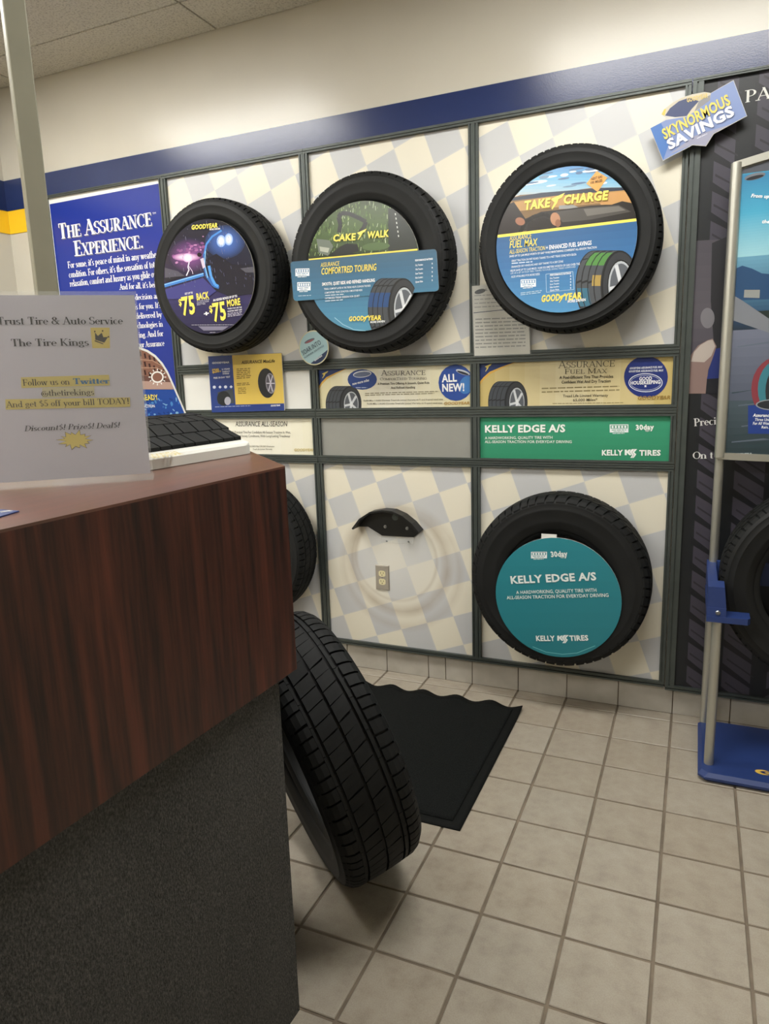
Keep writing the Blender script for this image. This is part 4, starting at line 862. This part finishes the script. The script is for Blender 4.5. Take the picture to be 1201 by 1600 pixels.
# ---- empty tyre hook and wall socket
k = K(490, 700, .225); pw = wallplane(-.012)
t = thing('tyre_bracket', 'empty black arched tyre bracket bolted to the wall board', 'bracket', (-.6, -.002, .66)); arc = [(300, 548), (350, 482), (420, 437), (500, 424), (570, 430), (640, 462), (705, 515), (752, 572)]
A_ = [pw.at(*k(*p)) for p in arc]; low = [pw.at(*k(*p)) for p in [(690, 622), (470, 610), (372, 548)]]
q = MB(); q.prism([(a, -.006, c) for a, c in A_ + low], (0, .005, 0)); fixn(q.build('back_plate', 'black_metal', t))
q = MB(); n = len(A_); th = .005
for yy in (-.085, -.002): pass
cx = sum(a for a, c in A_) / n; cz = min(c for a, c in A_) - .12
def out_(p, d): v = Vector((p[0] - cx, p[1] - cz)).normalized() * d; return (p[0] + v.x, p[1] + v.y)
vs = []; fs = []
for a in A_:
    i_, o_ = out_(a, -.004), out_(a, .004); vs += [(i_[0], -.002, i_[1]), (o_[0], -.002, o_[1]), (o_[0], -.062, o_[1]), (i_[0], -.062, i_[1])]
for i in range(n - 1):
    for j in range(4): fs.append((i * 4 + j, i * 4 + (j + 1) % 4, i * 4 + 4 + (j + 1) % 4, i * 4 + 4 + j))
fs += [(0, 1, 2, 3), (4 * n - 4, 4 * n - 3, 4 * n - 2, 4 * n - 1)]; q.add(vs, fs); fixn(q.build('lip', 'black_metal', t))
def bolt(u, v, r, y, nm, mat='bolt_metal', par=None):
    a, c = pw.at(*k(u, v)); q_ = MB(); q_.lathe([(.0001, -.004), (r * .55, -.004), (r * .6, -.002), (r, -.0015), (r, 0), (.0001, 0)], 14, True, Matrix.Translation((a, y, c))); return fixn(q_.build(nm, mat, par or t))
w_ = bolt(562, 482, .0155, -.006, 'washer', 'frame_metal'); bolt(493, 548, .008, -.006, 'bolt'); bolt(645, 560, .008, -.006, 'bolt')
cl = [pw.at(*k(*p)) for p in [(462, 600), (690, 612), (688, 672), (462, 660)]]
q = MB(); q.prism([(a, -.0022, c) for a, c in cl], (0, .0018, 0)); pln = fixn(q.build('clear_plate', 'acrylic', t)); bolt(500, 650, .004, -.0022, 'screw', 'bolt_metal'); bolt(652, 654, .004, -.0022, 'screw', 'bolt_metal')
t = thing('wall_socket', 'steel wall socket plate with two ivory outlets on the stained board', 'socket', (-.637, -.001, .405))
q = MB(); a0, a1, c0, c1 = -.672, -.602, .405, .525
q.add([(a0, 0, c0), (a1, 0, c0), (a1, 0, c1), (a0, 0, c1), (a0 + .004, -.006, c0 + .004), (a1 - .004, -.006, c0 + .004), (a1 - .004, -.006, c1 - .004), (a0 + .004, -.006, c1 - .004)], [(4, 5, 6, 7), (0, 1, 5, 4), (1, 2, 6, 5), (2, 3, 7, 6), (3, 0, 4, 7)]); q.build('face_plate', 'steel_plate', t)
for cz in (.4845, .4455):
    q = MB(); rr = [(-.637 + .0165 * max(-1, min(1, 1.15 * math.cos(z))), -.0066, cz + .0145 * max(-1, min(1, 1.1 * math.sin(z)))) for z in [2 * PI * i / 24 for i in range(24)]]; q.prism(rr, (0, .003, 0)); ou = fixn(q.build('outlet', 'ivory_plastic', t))
    q = MB(); q.box(-.6445, -.6425, -.0069, -.0064, cz - .001, cz + .008); q.box(-.6315, -.6295, -.0069, -.0064, cz, cz + .007); q.box(-.639, -.635, -.0069, -.0064, cz - .009, cz - .005); q.build('slots', 'slot_dark', ou)
q = MB(); q.lathe([(.0001, -.0012), (.003, -.0008), (.003, 0), (.0001, 0)], 10, True, Matrix.Translation((-.637, -.006, .465))); fixn(q.build('screw', 'bolt_metal', t))

# ================================================================== COUNTER
HC, HB = 1.22, .805
fc = Vector((-.058, -1.725)); dn = Vector((-.026, -.595)).normalized(); nx_ = Vector((-dn.y, dn.x)) * -1      # along the front towards the viewer
bk = Vector((-.7143, .70)).normalized()                                                            # 45 degree cut corner
near = fc + dn * 1.75; ch = fc + bk * .42; back1 = Vector((-.86, ch.y)); back2 = Vector((-.92, near.y))
outl = [fc, ch, back1, back2, near]
t = thing('reception_counter', 'tall reception counter with dark reddish wood panel and grey carpeted base', 'counter', (-.45, -2.4, 0))
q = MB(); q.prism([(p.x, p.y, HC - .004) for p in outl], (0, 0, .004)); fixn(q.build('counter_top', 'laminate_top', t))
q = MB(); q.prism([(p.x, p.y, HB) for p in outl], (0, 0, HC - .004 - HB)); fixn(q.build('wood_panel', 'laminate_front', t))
fb = Vector((-.0874, -1.7498)); base_o = [fb, fb + bk * .40, Vector((-.83, (fb + bk * .40).y)), Vector((-.88, near.y)), fb + dn * 1.72]
q = MB(); q.prism([(p.x, p.y, 0) for p in base_o], (0, 0, HB)); fixn(q.build('carpeted_base', 'carpet', t))
def on_counter(u, v, z=HC):
    d = ray(u, v); s_ = (z - CAM.z) / d.z; return CAM + d * s_
# card lying on the counter
p = [on_counter(-14, 809), on_counter(0, 809), on_counter(30, 800), on_counter(0, 797.5), on_counter(-14, 797)]
t = thing('leaflet', 'small dark blue leaflet lying on the counter edge', 'leaflet', (p[1].x, p[1].y, HC)); q = MB(); q.prism([(v.x, v.y, HC + .0003) for v in p], (0, 0, .0015)); fixn(q.build('leaflet_sheet', 'blue_plastic', t))
q = MB(); a_, b_ = on_counter(2, 803), on_counter(20, 800.5)
for i in range(2):
    o_ = Vector((-.006 * i, .002 * i, 0)); q.add([a_ + o_ + Vector((0, 0, .0021)), b_ + o_ + Vector((0, 0, .0021)), b_ + o_ + Vector((-.0025, .0012, .0021)), a_ + o_ + Vector((-.0025, .0012, .0021))], [(0, 1, 2, 3)])
q.build('print_lines', 'white_paper', t)
# ---- acrylic sign
sr = on_counter(240, 750); sl = on_counter(0, 766); ex = Vector((sr.x - sl.x, sr.y - sl.y, 0)).normalized(); en = Vector((ex.y, -ex.x, 0))
o0 = Vector((sr.x, sr.y, HC)) - ex * .252; SW, SH = .252, .3125
lean = 0.0; ey = (Vector((0, 0, 1)) * math.cos(lean) - en * math.sin(lean)).normalized()
ps = Plane(o0, ex, ey)
t = thing('sign_holder', 'clear acrylic sign holder with a printed sheet, standing on the counter', 'sign', tuple(o0 + ex * SW / 2))
q = MB(); q.prism([ps.w(0, .002, .0016), ps.w(SW, .002, .0016), ps.w(SW, SH, .0016), ps.w(0, SH, .0016)], -ps.en * .0004 + ps.en * .0016); fixn(q.build('front_pane', 'acrylic', t))
q = MB(); q.prism([ps.w(0, .002, -.0006), ps.w(SW, .002, -.0006), ps.w(SW, SH, -.0006), ps.w(0, SH, -.0006)], -ps.en * .0018); fixn(q.build('back_pane', 'acrylic', t))
q = MB(); q.prism([ps.w(0, .0, .003), ps.w(SW, .0, .003), ps.w(SW, 0, -.085), ps.w(0, 0, -.085)], ps.ey * .0025); fixn(q.build('foot', 'acrylic', t))
q = MB(); q.prism([ps.w(.004, .012, -.0004), ps.w(SW - .004, .012, -.0004), ps.w(SW - .003, SH - .006, -.0004), ps.w(.004, SH - .006, -.0004)], ps.en * .0004); fixn(q.build('paper_sheet', 'paper', t))
pp = Plane(ps.w(0, 0, .0001), ex, ey); P = Print(pp, None, K(0, 440, .19983)); P.z = .0001; P.tz = .0006
bk_ = '#1c1c22'; fs_ = (.15, .05)
P.poly([(706, 360), (856, 360), (860, 520), (722, 520)], '#c9b44a')
P.poly([(741, 395), (765, 425), (795, 400), (808, 435), (845, 432), (815, 478), (745, 455)], '#26241e'); P.poly([(742, 458), (808, 484), (806, 491), (738, 466)], '#26241e')
for x, y in ((741, 390), (802, 386), (848, 432)): P.ell(x, y, 6, 7, '#26241e', 0, 8)
P.text('Trust Tire & Auto Service', (-22, 337), (962, 333), 60, bk_, serif=fs_); P.text('The Tire Kings', (88, 507), (698, 500), 58, bk_, serif=fs_)
P.k = K(0, 570, .19983)
P.poly([(163, 98), (852, 78), (858, 160), (168, 182)], '#c6b552'); P.poly([(330, 182), (735, 168), (740, 244), (330, 258)], '#bdb68c'); P.poly([(42, 270), (1015, 255), (1018, 328), (45, 350)], '#c6b552')
P.text('Follow us on', (180, 164), (548, 154), 50, '#2a271c', serif=(.12, .05)); P.text('Twitter', (572, 152), (858, 146), 46, '#2a6c96', serif=(.2, .08))
P.text('@thetirekings', (323, 245), (738, 234), 48, '#2a271c', serif=(.12, .05)); P.text('And get $5 off your bill TODAY!', (52, 334), (1012, 305), 48, '#2e2a1c', serif=(.12, .05))
P.text('Discount$! Prize$! Deal$!', (190, 520), (935, 490), 44, '#1e1d24', slant=.28, serif=(.13, .045))
n = 28; star = [(590 + (rx_ := (1 if i % 2 == 0 else .62)) * 142 * (1 + .12 * math.sin(i * 2.3)) * math.cos(2 * PI * i / n), 588 + rx_ * 74 * (1 + .16 * math.cos(i * 1.7)) * math.sin(2 * PI * i / n)) for i in range(n)]
P.poly(star, '#4a4424'); P.poly([(590 + (x - 590) * .95, 588 + (y - 588) * .93) for x, y in star], '#cdbb4c'); P.done(t, 'print_matte')
# ---- support post at the counter
t0 = 1.47; d = ray(66, 400); pc = CAM + d * t0
t = thing('support_post', 'grey square metal post rising from the counter to the ceiling', 'post', (pc.x, pc.y, HC)); hw = .0205; an = math.atan2(-d.x, d.y) + .13
c_, s_ = math.cos(an), math.sin(an); R2 = lambda x, y: (pc.x + x * c_ - y * s_, pc.y + x * s_ + y * c_)
q = MB(); q.prism([(*R2(x, y), HC + .004) for x, y in ((-hw + .002, -hw), (hw - .002, -hw), (hw, -hw + .002), (hw, hw), (-hw, hw), (-hw, -hw + .002))], (0, 0, ZC - HC - .005)); fixn(q.build('shaft', 'post_paint', t))
q = MB(); q.prism([(*R2(x, y), HC + .0002) for x, y in ((-.04, -.04), (.04, -.04), (.04, .04), (-.04, .04))], (0, 0, .004)); fixn(q.build('base_plate', 'post_paint', t))
# ---- tread sample display on the counter
dA, dB = Vector((-.2915, -1.868, HC)), Vector((-.258, -1.5285, HC)); ey_ = (dB - dA).normalized(); ex_ = Vector((-ey_.y, ey_.x, 0))      # ex_ points away from the visitor
t = thing('tread_display', 'white counter display with a black tread sample and blue photo backboard', 'display', tuple((dA + dB) / 2)); LD = (dB - dA).length
D_ = lambda a, dpt, z: dA + ey_ * a + ex_ * dpt + Vector((0, 0, z))
prof = [(0, .001), (-.0, .02), (.006, .026), (.05, .036), (.25, .05), (.25, .001)]
q = MB(); rings = [(0, .006), (.006, 0), (LD - .03, 0), (LD - .012, .004), (LD, .02)]
vs = []; fs = []
for a, ins in rings: vs += [D_(a, max(dp, ins) if dp < .1 else dp, z) for dp, z in prof]
n = len(prof)
for i in range(len(rings) - 1):
    for j in range(n): fs.append((i * n + j, i * n + (j + 1) % n, (i + 1) * n + (j + 1) % n, (i + 1) * n + j))
fs += [tuple(range(n)), tuple(range((len(rings) - 1) * n, len(rings) * n))]; q.add(vs, fs); fixn(q.build('base', 'white_plastic', t))
# arched rubber sample: rises towards the backboard
def arch(f): return (.028 + .185 * f, .034 + .062 * math.sin(min(1, f * 1.12) * PI / 2) - .012 * f * f)
q = MB(); nA = 10
for i in range(nA):
    (d0, z0), (d1, z1) = arch(i / nA), arch((i + 1) / nA)
    q.add([D_(.03, d0, z0 - .002), D_(LD - .012, d0, z0 - .002), D_(LD - .012, d1, z1 - .002), D_(.03, d1, z1 - .002), D_(.03, d0, .02), D_(LD - .012, d0, .02), D_(LD - .012, d1, .02), D_(.03, d1, .02)], [(0, 1, 2, 3), (1, 5, 6, 2), (0, 3, 7, 4)] + ([(0, 4, 5, 1)] if i == 0 else []) + ([(3, 2, 6, 7)] if i == nA - 1 else []))
q.build('sample_body', 'rubber', t)
q = MB(); rnd = random.Random(2)
rows = [(0, .17), (.185, .40), (.415, .60), (.625, .82), (.84, 1)]
for ri, (f0, f1) in enumerate(rows):
    a = .03 + (.012 if ri % 2 else 0)
    while a < LD - .014:
        wd = rnd.choice((.026, .032, .04)); a1 = min(a + wd, LD - .012); sl_ = (.012 if ri % 2 else -.01)
        cs = [(a + sl_ * 0, f0), (a1, f0), (a1 + sl_, f1), (a + sl_, f1)]; cs = [(max(.03, min(LD - .012, x)), f) for x, f in cs]
        vs = []
        for up in (.005, -.003):
            for x, f in cs: dd, zz = arch(f); vs.append(D_(x, dd, zz + up))
        q.add(vs, [(0, 1, 2, 3), (0, 4, 5, 1), (1, 5, 6, 2), (2, 6, 7, 3), (3, 7, 4, 0)]); a = a1 + .004
fixn(q.build('tread', 'rubber_tread', t))
# backboard leaning away, with a round-shouldered top
pbk = Plane(D_(0, .215, .05), ey_, (ex_ * .34 + Vector((0, 0, 1))).normalized())
pbk.en = pbk.ex.cross(pbk.ey)
if pbk.en.dot(CAM - pbk.o) < 0: pbk.en = -pbk.en
def bpx(u, v): 
    d_ = ray(u, v); s2 = (pbk.o - CAM).dot(pbk.en) / d_.dot(pbk.en); r_ = CAM + d_ * s2 - pbk.o; return (r_.dot(pbk.ex), r_.dot(pbk.ey))
pbk.at = bpx
edge = [bpx(*p) for p in ((299, 664), (285, 632), (272, 602), (262, 580), (254, 567), (243, 555), (231, 547), (215, 541))]; topz = edge[-1][1]
lft = [(.0, 0), (.0, topz * .55), (.03, topz * .8), (.08, topz * .95), (.14, topz)]
ol = [(edge[0][0], 0)] + edge[1:] + lft[::-1]
q = MB(); q.prism([pbk.w(a, c, 0) for a, c in ol], -pbk.en * .006); fixn(q.build('backboard', 'white_plastic', t))
cxm = sum(a for a, c in ol) / len(ol); inn = [(a - .006 * (1 if a > cxm else -1), c - (.005 if c > topz * .5 else 0)) for a, c in ol]
P = Print(pbk, None); P.raw(inn, '#1c50a4'); z0 = P.z
P.clip = inn if sum(inn[i][0] * inn[(i + 1) % len(inn)][1] - inn[(i + 1) % len(inn)][0] * inn[i][1] for i in range(len(inn))) > 0 else inn[::-1]
P.k = K(200, 600, .2165)
P.poly([(-200, 40), (400, 36), (420, 290), (-200, 290)], '#1b4aa0'); rnd = random.Random(4); P.z += .00003
for _ in range(70):
    x, y = rnd.uniform(60, 430), rnd.uniform(100, 260); P.ell(x, y, rnd.uniform(4, 18), rnd.uniform(3, 10), rnd.choice(('#3f88cc', '#2f6cc0', '#7ab4dc', '#17408c')), rnd.uniform(0, 90), 7, False)
P.poly([(-200, -300), (420, -300), (420, 36), (-200, 36)], '#6e4a40'); P.k = K(0, 440, .383)
P.poly([(560, 270), (640, 285), (690, 350), (700, 400), (560, 380)], '#8a5c48')
for i in range(6):
    for j in range(3): P.line((570 + i * 19, 285 + j * 34 + i * 8), (574 + i * 19, 305 + j * 34 + i * 8), 7, '#3c2420', False)
P.path([(560, 318), (620, 322), (690, 360)], 4, '#b08468'); P.path([(560, 352), (640, 352), (700, 385)], 4, '#b08468'); P.poly([(560, 405), (720, 412), (720, 440), (560, 440)], '#b89484')
P.ell(641, 390, 26, 24, '#f0ece4', 0, 16); P.ell(641, 390, 20, 18, '#8a5c48', 0, 16)
for i in range(12): P.line((641 + 28 * math.cos(i * PI / 6), 390 + 26 * math.sin(i * PI / 6)), (641 + 36 * math.cos(i * PI / 6), 390 + 34 * math.sin(i * PI / 6)), 3.5, '#f0ece4', False)
P.k = K(200, 600, .2165); P.text('READY', (100, 118), (218, 116), 40, YE, .03); P.text('TRACTION', (80, 172), (190, 170), 20, '#eef2f4', .03); P.done(t, 'print_gloss')
P = Print(Plane(D_(0, .014, .0315), ey_, (ex_ + Vector((0, 0, .19))).normalized()), None); P.clip = None
P.text('GOODYEAR', (180 * .2165 + 200, 600 + 545 * .2165), (400 * .2165 + 200, 600 + 512 * .2165), 7, '#c9b878', .04, .15); P.done(t)

# ================================================================== ON THE FLOOR
# entrance mat
t = thing('floor_mat', 'black rubber floor mat with one curled wavy edge near the wall', 'mat', (-.4, -.6, 0)); X0, X1, Y0, Y1 = -.86, .056, -1.023, -.168; nx2, ny2 = 64, 40
def matz(x, y):
    e = max(0, 1 - (Y1 - y) / .13); return .004 + e * e * (.009 + .006 * math.sin((x - X0) * 2 * PI / .152 + .6))
def mesh_grid(x0, x1, y0, y1, n, m_, up, wav):
    q_ = MB(); vs = []; fs = []
    for i in range(n + 1):
        for j in range(m_ + 1):
            x = x0 + (x1 - x0) * i / n; y = y0 + (y1 - y0) * j / m_
            if wav: y += .006 * max(0, 1 - (Y1 - y) / .1) * math.sin((x - X0) * 2 * PI / .152 + .6)
            vs.append((x, y, matz(x, y) + up))
    for i in range(n):
        for j in range(m_): fs.append((i * (m_ + 1) + j, (i + 1) * (m_ + 1) + j, (i + 1) * (m_ + 1) + j + 1, i * (m_ + 1) + j + 1))
    q_.add(vs, fs); return q_
q = mesh_grid(X0, X1, Y0, Y1, nx2, ny2, 0, True); o = q.build('rubber_border', 'mat_rubber', t, True); sd = o.modifiers.new('thickness', 'SOLIDIFY'); sd.thickness = .0035; sd.offset = -1
q = mesh_grid(X0 + .035, X1 - .035, Y0 + .035, Y1 - .022, nx2, ny2, .0028, True); o = q.build('pile', 'mat_pile', t, True); sd = o.modifiers.new('thickness', 'SOLIDIFY'); sd.thickness = .0027; sd.offset = -1
# tyre leaning against the counter's cut corner
Rl, Wl = .369, .234; yw = math.radians(49.4); ax = Vector((math.cos(yw), math.sin(yw), 0)); wd_ = Vector((-math.sin(yw), math.cos(yw), 0)); LEAN = math.radians(15.4)
up_ = Vector((0, 0, 1)) * math.cos(LEAN) - ax * math.sin(LEAN); axl = ax * math.cos(LEAN) + Vector((0, 0, 1)) * math.sin(LEAN)
mr = Matrix((-wd_, axl, up_)).transposed()
if mr.determinant() < 0: mr = Matrix((wd_, axl, up_)).transposed()
cen = Vector((-.2633, -1.2946, .376)) + ax * .004
tyre('loose black tyre leaning against the end of the counter, standing on the floor', tuple(cen), Rl, Wl, .235, RIBS_C, 62, mr, 8)

# ================================================================== POSTER STAND
t = thing('poster_stand', 'free-standing poster display with silver posts, blue base and blue tyre cradle', 'display stand', (1.095, -.28, 0)); SX0, SX1 = .724, 1.466
q = MB(); q.bbox(SX0, SX1, -.478, -.062, .0005, .032, .02); q.build('base', 'blue_plastic', t)
PXL, PXR = .7455, 1.4445
for x in (PXL, PXR):
    q = MB(); q.tube([(x, -.085, .03), (x, -.085, 1.06)], .0155, 14); q.build('back_post', 'silver', t, True, 40)
    q = MB(); q.tube([(x + (.012 if x < 1 else -.012), -.402, .03), (x + (.012 if x < 1 else -.012), -.402, .555)], .0155, 14); q.build('front_post', 'silver', t, True, 40)
    sg = 1 if x < 1 else -1; X = lambda v: x + sg * v
    q = MB(); q.prism([(X(-.022), -.425, .60), (X(-.022), -.425, .672), (X(.028), -.425, .672), (X(.036), -.425, .60)], (0, .08, 0)); q.prism([(X(-.022), -.3445, .60), (X(-.022), -.3445, .672), (X(.008), -.3445, .672), (X(.008), -.3445, .60)], (0, .28, 0)); q.prism([(X(-.022), -.43, .553), (X(.10), -.43, .553), (X(.108), -.415, .553), (X(.108), -.36, .553), (X(.008), -.36, .553), (X(.008), -.06, .553), (X(-.022), -.06, .553)], (0, 0, .02)); q.prism([(X(-.022), -.427, .57), (X(-.022), -.427, .602), (X(.036), -.427, .602), (X(.036), -.427, .57)], (0, .082, 0)); br = fixn(q.build('cradle', 'blue_plastic', t))
    q = MB(); q.lathe([(.0001, -.003), (.006, -.002), (.008, 0), (.0001, 0)], 12, True, Matrix.Translation((X(.012), -.427, .585))); fixn(q.build('screw', 'bolt_metal', br))
    q = MB(); q.tube([(x, -.097, 1.06), (x, -.097, 2.04)], .018, 16); q.build('frame_side', 'silver', t, True, 40)
q = MB(); q.box(PXL + .01, PXR - .01, -.112, -.092, .60, .68); q.build('crossbar', 'blue_plastic', t)
q = MB(); q.box(1.04, 1.15, -.24, -.11, .838, .861); q.build('hanger', 'blue_plastic', t)
q = MB(); q.box(1.075, 1.115, -.112, -.1, .66, .86); q.build('hanger_plate', 'blue_plastic', t)
q = MB(); n = 16
for zc, sgn in ((2.03, 1), (1.066, 1)):
    vs = []; fs = []
    for i in range(n + 1):
        f = i / n; x = PXL - .012 + (PXR - PXL + .024) * f; z = zc + .045 * math.sin(PI * f) * (1 if zc > 1.5 else -.2); vs += [(x, -.108, z - .012), (x, -.108, z + .012), (x, -.08, z + .012), (x, -.08, z - .012)]
    for i in range(n):
        for j in range(4): fs.append((i * 4 + j, i * 4 + (j + 1) % 4, i * 4 + 4 + (j + 1) % 4, i * 4 + 4 + j))
    fs += [(0, 1, 2, 3), (4 * n, 4 * n + 1, 4 * n + 2, 4 * n + 3)]; qq = MB(); qq.add(vs, fs); fixn(qq.build('frame_rail', 'silver', t))
q = MB(); q.prism([(PXL + .012, -.098, 1.068)] + [(PXL + .012 + (PXR - PXL - .024) * i / 12, -.098, 2.022 + .045 * math.sin(PI * i / 12)) for i in range(13)] + [(PXR - .012, -.098, 1.068)], (0, .004, 0)); pb_ = fixn(q.build('poster', 'grey_board', t))
cl_ = [(PXL + .013, 1.07), (PXR - .013, 1.07)] + [(PXR - .013 - (PXR - PXL - .026) * i / 12, 2.018 + .045 * math.sin(PI * i / 12)) for i in range(13)]
P = Print(wallplane(-.0985), cl_); P.raw(cl_, '#4c4f58')
P.raw([(.75, 1.07), (1.45, 1.07), (1.45, 2.004), (.75, 2.004)], '#1f8fb4')
def hb(z0, z1, c0, c1, n=16):
    a, c = srgb(c0), srgb(c1); P.z += .00003
    for i in range(n): f = (i + .5) / n; P.raw([(.74, z0 + (z1 - z0) * i / n), (1.46, z0 + (z1 - z0) * i / n), (1.46, z0 + (z1 - z0) * (i + 1) / n), (.74, z0 + (z1 - z0) * (i + 1) / n)], tuple(a[q_] + (c[q_] - a[q_]) * f for q_ in range(4)), False)
hb(1.88, 2.0, '#2a9ec2', '#187aa8'); hb(1.74, 1.88, '#8cc4d0', '#2a9ec2'); hb(1.54, 1.74, '#1c4064', '#5a98b4'); hb(1.49, 1.55, '#202c34', '#1c4064'); hb(1.26, 1.5, '#50586a', '#6c7286', 8); hb(1.07, 1.26, '#26383e', '#465660', 8)
P.raw([(.75, 1.70), (.78, 1.712), (.81, 1.70), (.84, 1.682), (.88, 1.675), (.92, 1.668), (.97, 1.675), (1.05, 1.69), (1.15, 1.66), (1.46, 1.69), (1.46, 1.58), (.75, 1.6)], '#1f4870'); P.raw([(.75, 1.56), (.82, 1.55), (.9, 1.5), (1.46, 1.47), (1.46, 1.56)], '#23302c')
P.poly([(1143, 460), (1160, 470), (1201, 498), (1201, 520), (1143, 500)], '#787c84'); P.raw([(.9, 1.40), (1.3, 1.40), (1.3, 1.5), (1.2, 1.56), (1.02, 1.56)], '#6f86b4'); P.raw([(.98, 1.47), (1.2, 1.47), (1.17, 1.55), (1.03, 1.55)], '#27303c')
rnd = random.Random(6); P.z += .00003
for _ in range(60):
    x, z = rnd.uniform(.76, 1.4), rnd.uniform(1.08, 1.46); P.raw([(x, z), (x + rnd.uniform(.05, .14), z + .012), (x + .1, z + .016), (x, z + .004)], rnd.choice(('#3c525a', '#5c6878', '#2c4248', '#586474')), False)
P.k = K(1040, 220, .3375); blimp(P, 412, 165, 100, '#6c7078', '#1e2228', -14); P.poly([(363, 690), (435, 690), (433, 728), (360, 726)], '#8c8f8c')
P.text('From up', (393, 262), (476, 266), 17, '#eef2f4', .03, .15); P.text('the', (442, 382), (478, 382), 17, '#eef2f4', .03, .15)
P.ell(520, 1150, 125, 150, '#8a3440', 0, 28); P.ell(530, 1150, 105, 140, '#2a7c8c', 0, 28); P.ell(548, 1160, 88, 130, '#2c3036', 0, 28); P.ell(575, 1160, 60, 100, '#9aa0a6', 0, 24)
P.poly([(380, 1225), (620, 1222), (620, 1358), (380, 1356)], '#1a3c8c'); P.ell(500, 1222, 85, 26, '#8a9096', 0, 20); P.ell(500, 1222, 78, 21, '#2a2e34', 0, 20)
P.text('Assuranc', (402, 1277), (476, 1278), 15, '#eef2f4', .03, .1); P.text('Three Uni', (410, 1296), (476, 1297), 13, '#eef2f4', .02, .1); P.text('For All Wea', (402, 1314), (476, 1314), 13, '#eef2f4', .02, .1); P.text('Rain,', (442, 1331), (474, 1331), 12, '#eef2f4', .02, .1)
P.lines((280, 1451), (398, 1449), 7, '#a8b4b8', 1, 1); P.lines((280, 1466), (325, 1465), 6, '#a8b4b8', 1, 1)
P.done(t, 'print')
# emblem on the base plate
P = Print(Plane((1.1, -.42, .0322), (1, 0, 0), (0, 1, 0)), None); x0, y0 = P.pl.at(1181, 1205)
P.raw([(x0 + .024 * math.cos(z) + .02, y0 + .016 * math.sin(z)) for z in [2 * PI * i / 20 for i in range(20)]], '#d8b020')
P.raw([(x0 + .02, y0 - .012), (x0 + .46, y0 - .012), (x0 + .46, y0 + .012), (x0 + .02, y0 + .012)], '#d8b020')
def gtext(tx, a, L, hgt, col):
    vs, fs = sans_mesh(tx, .04); xa = min(v[0] for v in vs); xb = max(v[0] for v in vs)
    q_ = MB(); P.txt.append(q_); q_.add([P.pl.w(a + (x - xa) / (xb - xa) * L, y0 - hgt / 2 + y / .73 * hgt, .0008) for x, y in vs], fs, srgb(col))
gtext('GOODYEAR', x0 + .01, .44, .018, '#1c2a5c'); P.done(t, 'print')
tyre('tyre resting in the blue cradle of the poster stand', (1.095, -.235, .66), .335, .2, .215, RIBS_A, 60, Matrix.Rotation(.4, 3, 'Y'), 9)
